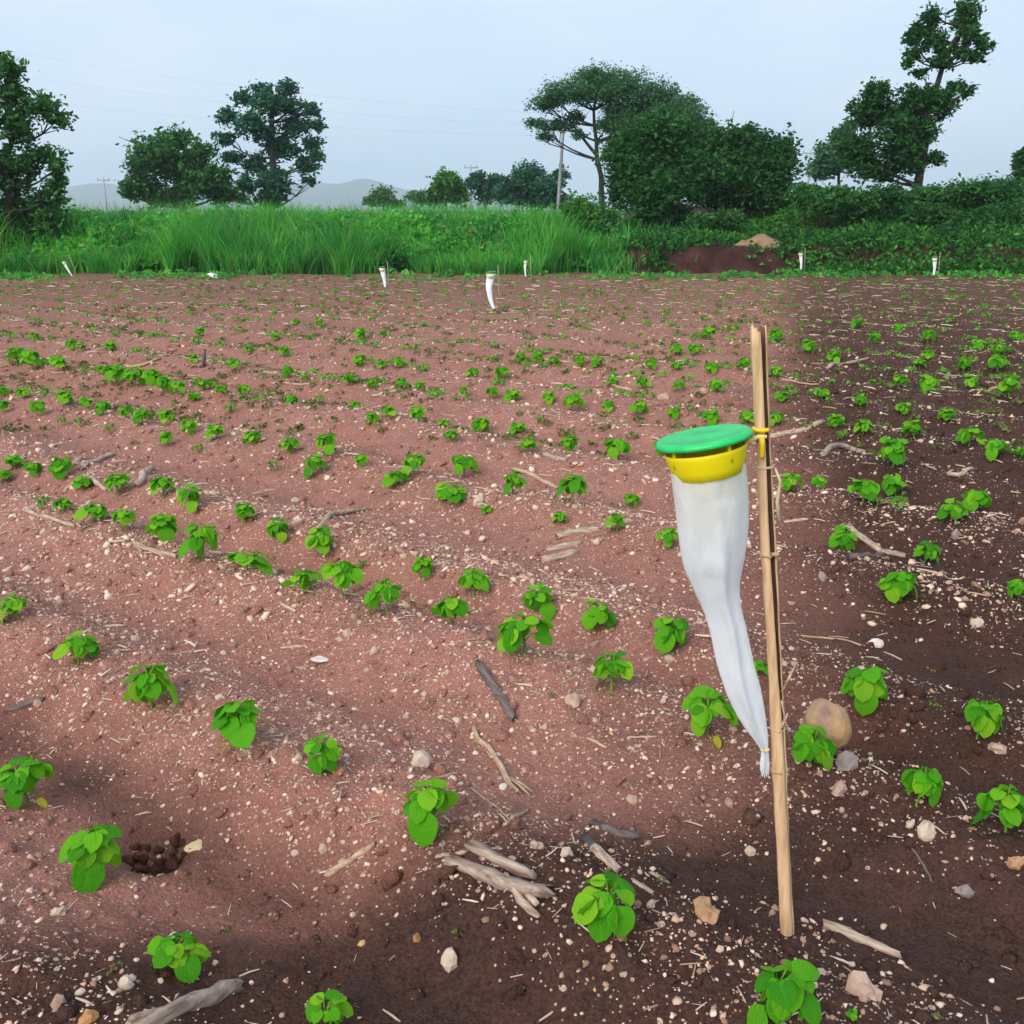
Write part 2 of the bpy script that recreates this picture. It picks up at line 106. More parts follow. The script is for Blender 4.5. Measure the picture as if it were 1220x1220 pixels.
TREES = {'T1':((-11.966,25.2,-0.003),[(0,0,-0.1),(0.12,0.0,1.213),(0.236,0.0,2.341),(0.4,0.0,3.799)],[(0.537,0.034,4.51,0.324,0.324),(0.353,0.274,4.014,0.422,0.46),(1.039,0.238,3.692,0.539,0.289),(1.426,0.229,3.403,0.29,0.193),(0.591,0.045,3.222,0.464,0.426),(1.096,0.022,2.637,0.507,0.175),(1.407,-0.117,2.322,0.254,0.215),(0.637,-0.136,2.415,0.43,0.273),(0.106,0.335,2.248,0.47,0.783),(1.31,0.021,1.856,0.275,0.354),(0.709,0.428,1.479,0.513,0.395),(0.046,0.317,1.251,0.436,0.594),(-0.426,-0.339,3.799,0.692,0.865),(-0.741,-0.374,2.341,0.782,1.173),(-1.138,0.459,1.022,0.794,0.695),(0.213,0.004,0.734,0.677,0.319),(1.105,-0.117,1.175,0.317,0.396)]),
'T2':((-15.533,50.0,-0.004),[(0,0,-0.1),(0.053,0.0,1.966),(0.078,0.0,3.08),(0.024,0.0,4.179)],[(0.02,0.481,4.542,0.693,0.539),(-0.586,-0.72,3.851,1.16,0.773),(-1.721,0.266,3.338,0.582,0.62),(1.115,-0.119,3.851,0.696,0.618),(-2.374,0.258,2.302,0.39,0.507),(-1.554,0.559,2.302,0.78,0.702),(0.117,0.486,3.08,1.243,0.932),(1.16,-0.536,2.562,0.857,0.857),(2.115,-0.262,2.821,0.467,0.778),(-0.497,0.793,1.929,1.173,0.469),(1.936,0.151,2.041,0.781,0.508)]),
'T3':((-12.371,55.0,0.002),[(0,0,-0.1),(0.171,0.0,2.835),(0.248,0.0,4.651),(0.407,0.0,6.431)],[(-0.171,0.251,7.173,0.502,0.334),(1.127,-0.063,7.212,0.627,0.376),(-1.204,0.373,6.783,0.503,0.335),(0.368,-0.483,6.471,1.091,0.588),(2.201,0.06,6.235,0.504,0.378),(-1.864,-0.055,5.842,0.505,0.379),(2.628,-0.14,5.565,0.337,0.295),(-0.58,-0.662,5.526,0.928,0.548),(1.44,0.41,5.446,0.929,0.506),(-2.107,0.024,4.89,0.466,0.339),(-1.885,0.076,3.929,0.511,0.383),(2.28,0.26,4.611,0.509,0.382),(0.487,0.442,4.411,1.019,0.552),(2.545,-0.136,4.009,0.34,0.255),(-0.714,0.245,3.646,0.725,0.426),(1.756,0.495,3.606,0.682,0.426),(2.011,0.269,2.835,0.385,0.214),(0.374,-0.761,2.672,1.028,0.857),(-1.211,-0.232,2.672,0.428,0.471),(0.066,-0.609,1.893,0.947,0.344),(-1.434,-0.292,1.975,0.387,0.301),(0.02,-0.278,5.049,0.592,0.423),(1.24,0.094,6.314,0.588,0.378)]),
'T4':((3.534,42.0,0.763),[(0,0,-0.1),(-0.038,0.0,1.797),(-0.33,0.0,3.121),(-0.511,0.0,4.031),(-0.277,0.0,4.988)],[(-0.097,0.404,5.462,1.21,0.446),(-1.489,-0.73,4.929,0.959,0.447),(-2.252,-0.118,4.481,0.705,0.289),(-2.536,-0.069,3.789,0.515,0.226),(-1.666,0.132,3.789,0.644,0.258),(-2.242,0.106,3.335,0.388,0.194),(0.838,-0.158,5.107,1.149,0.574),(1.534,0.424,4.391,1.219,0.834),(2.189,-0.133,4.839,0.639,0.512),(3.234,0.232,4.391,0.577,0.545),(2.769,-0.496,4.031,0.965,0.708),(0.72,-0.128,3.729,0.838,0.645),(-0.751,-0.396,4.78,0.704,0.384),(-1.027,0.31,4.091,0.386,0.257),(3.746,0.248,3.789,0.451,0.483),(1.316,-0.533,3.274,0.776,0.711),(-0.512,0.23,5.521,0.7,0.318),(0.142,-0.247,4.869,0.959,0.384),(0.477,-0.05,4.331,0.706,0.385),(-1.934,-0.537,4.69,0.64,0.288),(1.957,-0.093,3.426,0.84,0.646),(0.616,0.459,2.877,0.649,0.519),(0.075,-0.345,3.729,0.483,0.322),(-0.95,0.004,3.426,0.323,0.194)]),
'T5a':((4.539,31.0,0.849),[(0,0,-0.1),(0.038,0.0,0.434),(-0.075,0.0,1.361),(-0.229,0.0,2.159)],[(-0.417,-0.023,2.677,0.858,0.619),(-1.255,0.373,2.068,0.623,0.623),(-0.809,0.077,1.659,0.914,0.794),(-1.347,0.069,1.131,0.435,0.605),(-0.495,-0.769,0.992,1.017,0.726),(-0.181,-0.185,0.434,0.828,0.438),(0.505,0.747,2.34,1.004,0.669),(0.758,-0.168,1.59,0.867,0.722),(0.131,0.56,2.159,0.718,0.623)]),
'T5b':((7.083,32.0,0.913),[(0,0,-0.1),(-0.105,0.0,0.487),(-0.109,0.0,1.323),(-0.031,0.0,2.03)],[(-1.139,0.212,2.38,0.691,0.543),(-0.217,0.106,2.612,0.492,0.271),(-0.032,0.035,2.053,0.816,0.643),(0.839,0.275,1.983,0.545,0.644),(0.61,-0.02,1.371,0.747,0.697),(-0.361,-0.346,1.371,0.697,0.697),(-0.988,0.447,1.014,0.799,0.55),(0.496,-0.272,0.871,0.7,0.375),(-0.393,0.195,0.679,0.601,0.301)]),
'T6':((-3.632,60.0,0.003),[(0,0,-0.1),(0.012,0.0,1.623),(0.024,0.0,2.296),(0.032,0.0,2.743)],[(0.029,0.097,2.564,0.936,0.795),(-0.589,0.285,2.117,0.563,0.516),(0.632,0.206,2.207,0.563,0.609),(0.038,-0.379,3.099,0.513,0.327)]),
'T7a':((-12.022,100.0,0.007),[(0,0,-0.1),(0.032,0.0,1.694),(0.048,0.0,2.144),(0.066,0.0,2.668)],[(0.066,-0.709,2.668,0.938,0.781),(-0.891,-0.545,2.144,0.939,0.391),(1.058,0.807,1.919,1.018,0.392)]),
'T7b':((-9.849,110.0,0.003),[(0,0,-0.1),(0.022,0.0,1.727),(0.035,0.0,2.223),(0.048,0.0,2.716)],[(-0.038,-0.571,2.716,0.86,0.602),(0.728,0.331,2.387,0.602,0.43)]),
'T7c':((-2.012,80.0,0.003),[(0,0,-0.1),(0.006,0.0,1.758),(-0.05,0.0,2.596),(-0.043,0.0,3.547)],[(-0.049,0.553,2.715,0.749,0.937),(-0.476,0.254,3.784,0.498,0.373),(0.767,-0.025,3.547,0.56,0.374),(1.324,-0.222,2.477,0.75,0.688),(-0.979,-0.077,3.31,0.374,0.374)]),
'T7d':((1.376,70.0,0.012),[(0,0,-0.1),(-0.005,0.0,1.651),(-0.174,0.0,2.698),(-0.287,0.0,3.373)],[(-0.396,0.421,3.477,1.088,0.871),(-1.267,-0.089,2.698,1.092,0.983),(0.808,-0.694,2.698,1.092,0.983),(1.78,0.188,3.58,0.381,0.49),(1.362,0.225,2.019,0.986,0.493),(-0.173,0.583,2.332,1.313,0.766)]),
'T8':((12.425,33.0,1.559),[(0,0,-0.1),(-0.027,0.0,0.777),(0.024,0.0,1.913),(0.128,0.0,3.213),(0.32,0.0,4.139),(0.904,0.0,5.05)],[(-0.112,-0.1,5.298,0.32,0.246),(-0.365,0.023,4.914,0.395,0.297),(-0.584,-0.012,4.665,0.223,0.248),(-0.064,-0.097,4.665,0.421,0.297),(-0.606,-0.056,4.185,0.199,0.249),(0.274,-0.091,4.323,0.199,0.199),(0.159,-0.29,4.024,0.349,0.199),(-0.283,0.024,3.747,0.2,0.15),(0.968,0.254,5.522,0.344,0.442),(0.997,0.172,5.095,0.345,0.296),(1.015,-0.165,4.756,0.297,0.322),(1.434,-0.084,4.574,0.273,0.223),(0.845,0.023,4.323,0.298,0.224),(1.211,-0.152,4.185,0.299,0.174),(0.934,0.23,3.399,0.301,0.15),(1.23,0.092,3.236,0.201,0.151),(-1.501,0.011,3.189,0.452,0.352),(-1.83,0.178,2.696,0.454,0.404),(-1.174,0.543,2.696,0.656,0.555),(-0.31,-0.064,3.096,0.578,0.402),(0.279,-0.366,3.002,0.503,0.402),(-0.256,0.432,2.602,0.656,0.505),(0.592,0.189,2.696,0.227,0.227),(-0.857,-0.231,2.08,0.66,0.558),(-0.096,-0.088,2.08,0.431,0.457),(-0.564,-0.067,1.48,0.689,0.51),(-1.712,0.257,1.48,0.663,0.561),(-1.997,0.302,1.793,0.407,0.356),(0.547,0.183,1.36,0.357,0.204),(-0.209,0.025,1.263,0.307,0.358),(-0.999,0.537,0.996,0.82,0.359)]),
'T9':((15.336,50.0,1.682),[(0,0,-0.1),(-0.108,0.0,0.467),(-0.286,0.0,1.578),(-0.191,0.0,2.675)],[(-0.024,-0.176,3.362,0.307,0.307),(-0.32,0.083,2.82,0.424,0.462),(-0.921,-0.116,2.201,0.425,0.425),(-0.39,-0.526,1.872,0.697,0.542),(-1.017,0.056,1.505,0.582,0.427)]),
'T10':((19.516,40.0,1.416),[(0,0,-0.1),(-0.107,0.0,0.732),(-0.255,0.0,1.325),(-0.359,0.0,1.619)],[(-0.566,0.105,1.766,0.279,0.372),(-0.646,-0.171,1.236,0.28,0.249),(-0.121,0.024,1.472,0.497,0.621)]),
'S1':((7.894,27.5,0.852),[(0,0,-0.1),(-0.021,0.0,0.548),(-0.035,0.0,0.713)],[(-0.267,0.25,0.919,0.473,0.301),(0.177,-0.438,0.754,0.603,0.344)]),
'S2':((9.249,27.0,0.847),[(0,0,-0.1),(-0.025,0.0,0.431),(-0.041,0.0,0.594)],[(0.256,0.313,0.796,0.718,0.338),(-0.362,0.286,0.634,0.592,0.296)]),
'S3':((12.3,29.0,1.311),[(0,0,-0.1),(-0.033,0.0,0.22),(-0.054,0.0,0.394)],[(-0.076,-0.71,0.567,0.86,0.226),(0.711,-0.282,0.61,0.86,0.226),(-0.858,0.234,0.48,0.589,0.204)]),
'S4':((10.536,27.2,0.992),[(0,0,-0.1),(-0.028,0.0,-0.065),(-0.047,0.0,0.1)],[(0.151,-0.118,0.244,0.556,0.278),(-0.375,-0.13,0.161,0.385,0.214)]),
'S5':((12.198,26.2,0.827),[(0,0,-0.1),(-0.033,0.0,-0.485),(-0.055,0.0,-0.324)],[(-0.019,0.472,0.176,0.702,0.578),(-0.384,0.297,-0.183,0.58,0.415)]),
'S6':((10.765,25.6,0.659),[(0,0,-0.1),(-0.029,0.0,-0.351),(-0.048,0.0,-0.193)],[(-0.234,0.094,0.003,0.689,0.405),(0.2,-0.35,-0.233,0.528,0.325)]),
'S7':((8.257,25.6,0.627),[(0,0,-0.1),(-0.022,0.0,-0.319),(-0.037,0.0,-0.161)],[(-0.144,-0.049,-0.102,0.608,0.365),(0.474,-0.236,-0.201,0.528,0.325),(-0.642,0.259,-0.201,0.365,0.284)]),
'S8':((5.407,28.5,0.674),[(0,0,-0.1),(-0.014,0.0,0.23),(-0.024,0.0,0.403)],[(0.197,-0.391,0.468,0.538,0.202),(-0.359,-0.131,0.381,0.449,0.202)]),
'S9':((9.628,26.0,0.756),[(0,0,-0.1),(-0.026,0.0,-0.466),(-0.043,0.0,-0.306)],[(0.172,-0.186,-0.386,0.495,0.289),(-0.249,-0.18,-0.306,0.412,0.247)]),
'S10':((1.842,25.8,0.016),[(0,0,-0.1),(-0.005,0.0,0.64),(-0.008,0.0,0.798)],[(-0.223,-0.036,1.384,0.445,0.283),(0.228,-0.182,1.15,0.406,0.284)])}
MOUND = (5.865, 25.0, 0.832, 0.656)
POLES = [(2.089, 44.0, 4.955), (-35.979, 95.0, 4.164), (-3.418, 90.0, 5.014), (21.989, 80.0, 5.666), (-24.207, 48.0, 7.985)]
HILLS = [(-2047.1, 55.842), (-1638.847, 71.273), (-1357.977, 55.842), (-1156.822, 44.232), (-1084.594, 53.909), (-1049.206, 61.635), (-982.148, 63.564), (-932.137, 57.774), (-852.019, 48.105), (-750.258, 51.975), (-628.318, 55.842), (-526.628, 61.635), (-455.536, 65.493), (-415.409, 57.774), (-394.711, 67.421), (-359.825, 78.969), (-323.865, 67.421), (-263.72, 48.105), (-182.817, 36.475), (-101.7, 24.815), (61.06, 18.973), (305.234, 20.921), (589.598, 28.705), (793.433, 22.868), (1199.527, 28.705), (1807.062, 40.356)]
HAZE = 0.00042

# ------------------------------------------------------------------ helpers
rng = np.random.default_rng(11); random.seed(5)
def tag(o, label=None, cat=None, group=None, kind=None):
    if label: o['label'] = label
    if cat: o['category'] = cat
    if group: o['group'] = group
    if kind: o['kind'] = kind
    return o
def empty(name, loc, rz=0):
    o = bpy.data.objects.new(name, None); col.objects.link(o); o.empty_display_size = .1
    o.location = loc; o.rotation_euler = (0, 0, rz); return o
def mesh(name, verts, faces, mats=None, smooth=True):
    me = bpy.data.meshes.new(name)
    if isinstance(verts, np.ndarray): verts = verts.tolist()
    if isinstance(faces, np.ndarray): faces = faces.tolist()
    me.from_pydata(verts, [], faces); me.update()
    if smooth: me.polygons.foreach_set('use_smooth', [True]*len(me.polygons))
    if mats: 
        for m in (mats if isinstance(mats, (list, tuple)) else [mats]): me.materials.append(m)
    return me
def npmesh(name, V, Fc, m, smooth=False):
    """fast mesh from numpy: V (n,3), Fc (m,k) one polygon size"""
    me = bpy.data.meshes.new(name); k = Fc.shape[1]
    me.vertices.add(len(V)); me.vertices.foreach_set('co', np.ascontiguousarray(V, np.float32).ravel())
    me.loops.add(Fc.size); me.loops.foreach_set('vertex_index', np.ascontiguousarray(Fc, np.int32).ravel())
    me.polygons.add(len(Fc)); me.polygons.foreach_set('loop_start', np.arange(0, Fc.size, k, dtype=np.int32))
    me.polygons.foreach_set('loop_total', np.full(len(Fc), k, np.int32))
    if smooth: me.polygons.foreach_set('use_smooth', np.ones(len(Fc), bool))
    me.update(calc_edges=True); me.validate()
    if m: me.materials.append(m)
    return me
def obj(name, me, parent=None, loc=None, rot=None):
    o = bpy.data.objects.new(name, me); col.objects.link(o)
    if parent: o.parent = parent
    if loc is not None: o.location = loc
    if rot is not None: o.rotation_euler = rot
    return o
def frames(P):
    P = [Vector(p) for p in P]; out = []
    prev = None
    for i, p in enumerate(P):
        t = (P[min(i+1, len(P)-1)] - P[max(i-1, 0)]).normalized()
        if prev is None:
            n = t.orthogonal().normalized()
        else:
            n = (prev - t*prev.dot(t)).normalized()
        prev = n; out.append((p, n, t.cross(n)))
    return out
def tube(P, Rad, sides=8, jit=0.0, seed=0, caps=True, V=None, Fc=None):
    r = random.Random(seed); V = [] if V is None else V; Fc = [] if Fc is None else Fc
    b = len(V); fr = frames(P); ph = [r.uniform(1-jit, 1+jit) for _ in range(sides)]
    for i, (p, n, bn) in enumerate(fr):
        for k in range(sides):
            a = 2*math.pi*k/sides; rr = Rad[i]*ph[k]*r.uniform(1-jit*.6, 1+jit*.6)
            V.append(tuple(p + (n*math.cos(a) + bn*math.sin(a))*rr))
    for i in range(len(P)-1):
        for k in range(sides):
            k2 = (k+1) % sides
            Fc.append((b+i*sides+k, b+i*sides+k2, b+(i+1)*sides+k2, b+(i+1)*sides+k))
    if caps:
        Fc.append(tuple(b+k for k in reversed(range(sides))))
        Fc.append(tuple(b+(len(P)-1)*sides+k for k in range(sides)))
    return V, Fc
def resample(P, n):
    P = np.array(P, float); d = np.r_[0, np.cumsum(np.linalg.norm(np.diff(P, axis=0), axis=1))]
    s = np.linspace(0, d[-1], n); lin = np.stack([np.interp(s, d, P[:, i]) for i in range(P.shape[1])], 1)
    for _ in range(2 if n > 4 else 0):
        lin[1:-1] = .25*lin[:-2] + .5*lin[1:-1] + .25*lin[2:]
    return lin

# ------------------------------------------------------------------ materials
def new_mat(name):
    m = bpy.data.materials.new(name); m.use_nodes = True; t = m.node_tree; t.nodes.clear()
    o = t.nodes.new('ShaderNodeOutputMaterial'); return m, t, o
def N(t, kind, **k):
    n = t.nodes.new(kind)
    for a, b in k.items():
        if a.startswith('i_'):
            n.inputs[a[2:].replace('_', ' ')].default_value = b
        else: setattr(n, a, b)
    return n
def ramp(t, fac, stops):
    r = t.nodes.new('ShaderNodeValToRGB'); els = r.color_ramp.elements
    while len(els) < len(stops): els.new(.5)
    for e_, (p, c) in zip(els, stops):
        e_.position = p; e_.color = (*c, 1) if len(c) == 3 else c
    t.links.new(fac, r.inputs[0]); return r.outputs[0]
def noise(t, vec, scale, detail=4, rough=.55):
    n = N(t, 'ShaderNodeTexNoise'); n.inputs['Scale'].default_value = scale; n.inputs['Detail'].default_value = detail
    n.inputs['Roughness'].default_value = rough; t.links.new(vec, n.inputs['Vector']); return n.outputs['Fac']
def mixc(t, fac, a, b, mode='MIX'):
    n = N(t, 'ShaderNodeMix', data_type='RGBA', blend_type=mode)
    for s, v in ((0, fac), (6, a), (7, b)):
        if isinstance(v, (int, float)): n.inputs[s].default_value = v
        elif isinstance(v, tuple): n.inputs[s].default_value = (*v, 1)
        else: t.links.new(v, n.inputs[s])
    return n.outputs[2]
def math_(t, op, a, b=None):
    n = N(t, 'ShaderNodeMath', operation=op)
    for i, v in enumerate((a, b)):
        if v is None: continue
        if isinstance(v, (int, float)): n.inputs[i].default_value = v
        else: t.links.new(v, n.inputs[i])
    return n.outputs[0]
def bump(t, h, strength, dist):
    b = N(t, 'ShaderNodeBump'); b.inputs['Strength'].default_value = strength; b.inputs['Distance'].default_value = dist
    t.links.new(h, b.inputs['Height']); return b.outputs[0]
def principled(t, o, colr, rough=.9, normal=None, spec=.3):
    p = N(t, 'ShaderNodeBsdfPrincipled'); p.inputs['Roughness'].default_value = rough; p.inputs['Specular IOR Level'].default_value = spec
    if isinstance(colr, tuple): p.inputs['Base Color'].default_value = (*colr, 1)
    else: t.links.new(colr, p.inputs['Base Color'])
    if normal is not None: t.links.new(normal, p.inputs['Normal'])
    t.links.new(p.outputs[0], o.inputs[0]); return p

def soil_mat(name='soil', far=False):
    m, t, o = new_mat(name); tc = N(t, 'ShaderNodeTexCoord').outputs['Object']
    big = noise(t, tc, .55, 3); mid = noise(t, tc, 3.2, 5); fine = noise(t, tc, 26, 6, .65); vf = noise(t, tc, 130, 3, .6)
    lump = noise(t, tc, 9, 5, .6)
    c = ramp(t, mid, [(.30, (.095, .033, .021)), (.50, (.185, .063, .039)), (.70, (.275, .108, .074))])
    c = mixc(t, ramp(t, big, [(.45, (0, 0, 0)), (.62, (1, 1, 1))]), c, mixc(t, .45, c, (.30, .150, .140)))
    c = mixc(t, ramp(t, lump, [(.34, (1, 1, 1)), (.56, (0, 0, 0))]), c, mixc(t, .62, c, (.075, .031, .021)))
    c = mixc(t, ramp(t, fine, [(.36, (1, 1, 1)), (.60, (0, 0, 0))]), c, mixc(t, .55, c, (.070, .030, .021)))
    c = mixc(t, ramp(t, vf, [(.40, (0, 0, 0)), (.62, (1, 1, 1))]), c, mixc(t, .42, c, (.42, .26, .20)))
    # light falloff painted into soil: paler left and middle, darker right and in front
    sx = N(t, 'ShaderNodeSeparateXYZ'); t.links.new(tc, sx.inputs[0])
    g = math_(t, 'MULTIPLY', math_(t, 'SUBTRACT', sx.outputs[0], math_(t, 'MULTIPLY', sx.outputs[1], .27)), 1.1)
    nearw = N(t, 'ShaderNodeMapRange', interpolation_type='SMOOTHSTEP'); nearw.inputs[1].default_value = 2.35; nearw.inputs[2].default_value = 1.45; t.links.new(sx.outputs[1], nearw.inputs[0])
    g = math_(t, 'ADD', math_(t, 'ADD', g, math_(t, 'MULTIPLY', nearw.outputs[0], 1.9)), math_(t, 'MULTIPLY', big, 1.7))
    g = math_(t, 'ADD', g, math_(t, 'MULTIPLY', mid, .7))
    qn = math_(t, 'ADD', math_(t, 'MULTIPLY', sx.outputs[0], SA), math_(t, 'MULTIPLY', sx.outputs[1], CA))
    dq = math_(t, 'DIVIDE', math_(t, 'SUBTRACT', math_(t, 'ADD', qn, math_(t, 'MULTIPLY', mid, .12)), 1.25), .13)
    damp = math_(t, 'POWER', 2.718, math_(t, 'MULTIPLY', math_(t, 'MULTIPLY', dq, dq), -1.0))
    light_falloff = N(t, 'ShaderNodeMapRange', interpolation_type='SMOOTHSTEP'); light_falloff.inputs[1].default_value = .45; light_falloff.inputs[2].default_value = 1.75
    t.links.new(g, light_falloff.inputs[0])
    shade_damp = math_(t, 'MAXIMUM', light_falloff.outputs[0], math_(t, 'MULTIPLY', damp, math_(t, 'ADD', .30, math_(t, 'MULTIPLY', big, .8))))  # painted falloff joined with the damp furrow band
    c = mixc(t, shade_damp, mixc(t, .36, c, (.58, .245, .185)), mixc(t, .76, c, (.024, .0115, .0085)))
    farw = N(t, 'ShaderNodeMapRange', interpolation_type='SMOOTHSTEP'); farw.inputs[1].default_value = 8; farw.inputs[2].default_value = 19; t.links.new(sx.outputs[1], farw.inputs[0])
    c = mixc(t, math_(t, 'MULTIPLY', farw.outputs[0], math_(t, 'ADD', .25, math_(t, 'MULTIPLY', mid, .8))), c, (.125, .066, .038))
    # pale grit smaller than the modelled pebbles
    rid = N(t, 'ShaderNodeAttribute', attribute_name='ridge').outputs['Fac']
    spot = None
    for scl, rad_, thr in ((120, .44, .86), (62, .40, .88), (34, .32, .98)):
        v = N(t, 'ShaderNodeTexVoronoi'); v.inputs['Scale'].default_value = scl; t.links.new(tc, v.inputs['Vector'])
        sep = N(t, 'ShaderNodeSeparateColor'); t.links.new(v.outputs['Color'], sep.inputs[0])
        s1 = math_(t, 'LESS_THAN', v.outputs['Distance'], math_(t, 'MULTIPLY', sep.outputs[0], rad_))
        gt = math_(t, 'ADD', math_(t, 'ADD', sep.outputs[1], math_(t, 'MULTIPLY', mid, .7)), math_(t, 'MULTIPLY', rid, .22))
        s1 = math_(t, 'MULTIPLY', s1, math_(t, 'GREATER_THAN', math_(t, 'SUBTRACT', gt, math_(t, 'MULTIPLY', shade_damp, .38)), thr))
        spot = s1 if spot is None else math_(t, 'MAXIMUM', spot, s1)
    c = mixc(t, math_(t, 'MULTIPLY', spot, .85), c, mixc(t, ramp(t, vf, [(.4, (0, 0, 0)), (.6, (1, 1, 1))]), (.42, .27, .205), (.72, .54, .43)))
    h = math_(t, 'ADD', math_(t, 'MULTIPLY', fine, 1.0), math_(t, 'ADD', math_(t, 'MULTIPLY', vf, .35), math_(t, 'MULTIPLY', spot, .25)))
    principled(t, o, c, .95, bump(t, h, 1.0, .022), .15); return m
def island_mat(name, stops, rough=.85, bscale=None, spec=.25, trans=0.0, patch=None):
    """colour per loose piece (random per island), optionally mixed with wide patches, optionally translucent"""
    m, t, o = new_mat(name); g = N(t, 'ShaderNodeNewGeometry'); tc = N(t, 'ShaderNodeTexCoord').outputs['Object']
    c = ramp(t, g.outputs['Random Per Island'], stops)
    if patch:
        c = mixc(t, ramp(t, noise(t, tc, patch[0], 3), [(.38, (0, 0, 0)), (.62, (1, 1, 1))]), c, mixc(t, patch[2], c, patch[1]))
    nrm = bump(t, noise(t, tc, bscale, 4), .5, .5/bscale) if bscale else None
    p = principled(t, o, c, rough, nrm, spec)
    if trans:
        tr = N(t, 'ShaderNodeBsdfTranslucent'); t.links.new(mixc(t, .4, c, mixc(t, 1.0, c, (1.6, 1.25, .5), 'MULTIPLY')), tr.inputs[0])
        mx = N(t, 'ShaderNodeMixShader'); mx.inputs[0].default_value = trans
        t.links.new(p.outputs[0], mx.inputs[1]); t.links.new(tr.outputs[0], mx.inputs[2]); t.links.new(mx.outputs[0], o.inputs[0])
    return m
def obj_mat(name, stops, rough=.85, bscale=30, spec=.25, tex=None):
    """colour per object (Object Info random) with a grain"""
    m, t, o = new_mat(name); oi = N(t, 'ShaderNodeObjectInfo'); tc = N(t, 'ShaderNodeTexCoord').outputs['Object']
    c = ramp(t, oi.outputs['Random'], stops); n = noise(t, tc, bscale, 5, .6)
    c = mixc(t, math_(t, 'MULTIPLY', n, tex or .6), c, mixc(t, .6, c, (.06, .035, .025)))
    principled(t, o, c, rough, bump(t, n, .6, .3/bscale), spec); return m
def leaf_mat(name, stops, tint=(.22, .55, .012), trans=.42):
    m, t, o = new_mat(name); oi = N(t, 'ShaderNodeObjectInfo'); uv = N(t, 'ShaderNodeUVMap'); g = N(t, 'ShaderNodeNewGeometry')
    rnd = math_(t, 'FRACT', math_(t, 'ADD', oi.outputs['Random'], g.outputs['Random Per Island']))
    c = ramp(t, rnd, stops); sx = N(t, 'ShaderNodeSeparateXYZ'); t.links.new(uv.outputs[0], sx.inputs[0])
    mid = math_(t, 'ABSOLUTE', math_(t, 'SUBTRACT', sx.outputs[0], .5))
    side = math_(t, 'FRACT', math_(t, 'MULTIPLY', math_(t, 'SUBTRACT', sx.outputs[1], math_(t, 'MULTIPLY', mid, .9)), 6.0))
    vein = math_(t, 'MAXIMUM', math_(t, 'LESS_THAN', mid, .022), math_(t, 'MULTIPLY', math_(t, 'LESS_THAN', side, .09), .55))
    tc = N(t, 'ShaderNodeTexCoord').outputs['Object']; n = noise(t, tc, 9, 3)
    c = mixc(t, math_(t, 'MULTIPLY', n, .35), c, mixc(t, .5, c, (.015, .10, .008)))
    c = mixc(t, math_(t, 'MULTIPLY', vein, .30), c, (.20, .44, .05))
    p = principled(t, o, c, .8, bump(t, math_(t, 'ADD', math_(t, 'MULTIPLY', vein, -.6), n), .35, .02), .25)
    tr = N(t, 'ShaderNodeBsdfTranslucent'); t.links.new(mixc(t, .5, c, tint), tr.inputs[0])
    mx = N(t, 'ShaderNodeMixShader'); mx.inputs[0].default_value = trans
    t.links.new(p.outputs[0], mx.inputs[1]); t.links.new(tr.outputs[0], mx.inputs[2]); t.links.new(mx.outputs[0], o.inputs[0]); return m
def plain(name, c1, c2, scale=8, rough=.6, spec=.35, bs=.25, bd=.01, stretch=None):
    m, t, o = new_mat(name); v = N(t, 'ShaderNodeTexCoord').outputs['Object']
    if stretch:
        mp = N(t, 'ShaderNodeMapping'); mp.inputs['Scale'].default_value = stretch; t.links.new(v, mp.inputs[0]); v = mp.outputs[0]
    n = noise(t, v, scale, 5, .6); c = ramp(t, n, [(.32, c1), (.68, c2)])
    principled(t, o, c, rough, bump(t, n, bs, bd), spec); return m
M = {}
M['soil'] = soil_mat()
M['clod'] = island_mat('clod', [(0, (.095, .045, .032)), (.5, (.17, .078, .054)), (1, (.26, .128, .092))], .95, 60)
M['pebble'] = island_mat('pebble', [(0, (.22, .11, .07)), (.25, (.40, .235, .165)), (.55, (.58, .395, .29)), (.95, (.74, .58, .45)), (1, (.50, .28, .13))], .9, 90)
M['pebble_one'] = obj_mat('pebble_one', [(0, (.32, .18, .12)), (.35, (.48, .31, .22)), (.75, (.62, .45, .33)), (1, (.70, .54, .41))], .9, 70)
M['straw'] = island_mat('straw', [(0, (.30, .19, .13)), (.5, (.50, .37, .27)), (1, (.66, .54, .43))], .85)
M['grass'] = island_mat('grass', [(0, (.34, .30, .12)), (.03, (.30, .30, .11)), (.04, (.050, .31, .050)), (.45, (.095, .46, .064)), (.8, (.16, .56, .07)), (1, (.32, .58, .13))], .6, None, .2, .5, (.8, (.014, .15, .050), .62))
M['weeds'] = island_mat('weeds', [(0, (.012, .080, .014)), (.5, (.028, .15, .020)), (.85, (.065, .24, .028)), (1, (.12, .30, .05))], .6, None, .2, .3, (.5, (.008, .045, .012), .6))
M['olive'] = island_mat('olive', [(0, (.07, .10, .025)), (.6, (.13, .17, .04)), (1, (.22, .23, .08))], .7, None, .2, .3)
M['sprout'] = island_mat('sprout', [(0, (.06, .24, .02)), (.6, (.12, .34, .025)), (1, (.22, .40, .05))], .6, None, .2, .3)
def crown_mat(k, a, b, c_): M[k] = island_mat('foliage_'+k, [(0, a), (.55, b), (1, c_)], .6, None, .2, .36, (.9, tuple(x*.7 for x in a), .4))
crown_mat('dark', (0.01, 0.062, 0.016), (0.026, 0.125, 0.026), (0.07, 0.205, 0.038))
crown_mat('mid', (0.016, 0.09, 0.026), (0.04, 0.165, 0.036), (0.105, 0.265, 0.048))
crown_mat('blue', (0.013, 0.085, 0.05), (0.03, 0.145, 0.072), (0.058, 0.205, 0.092))
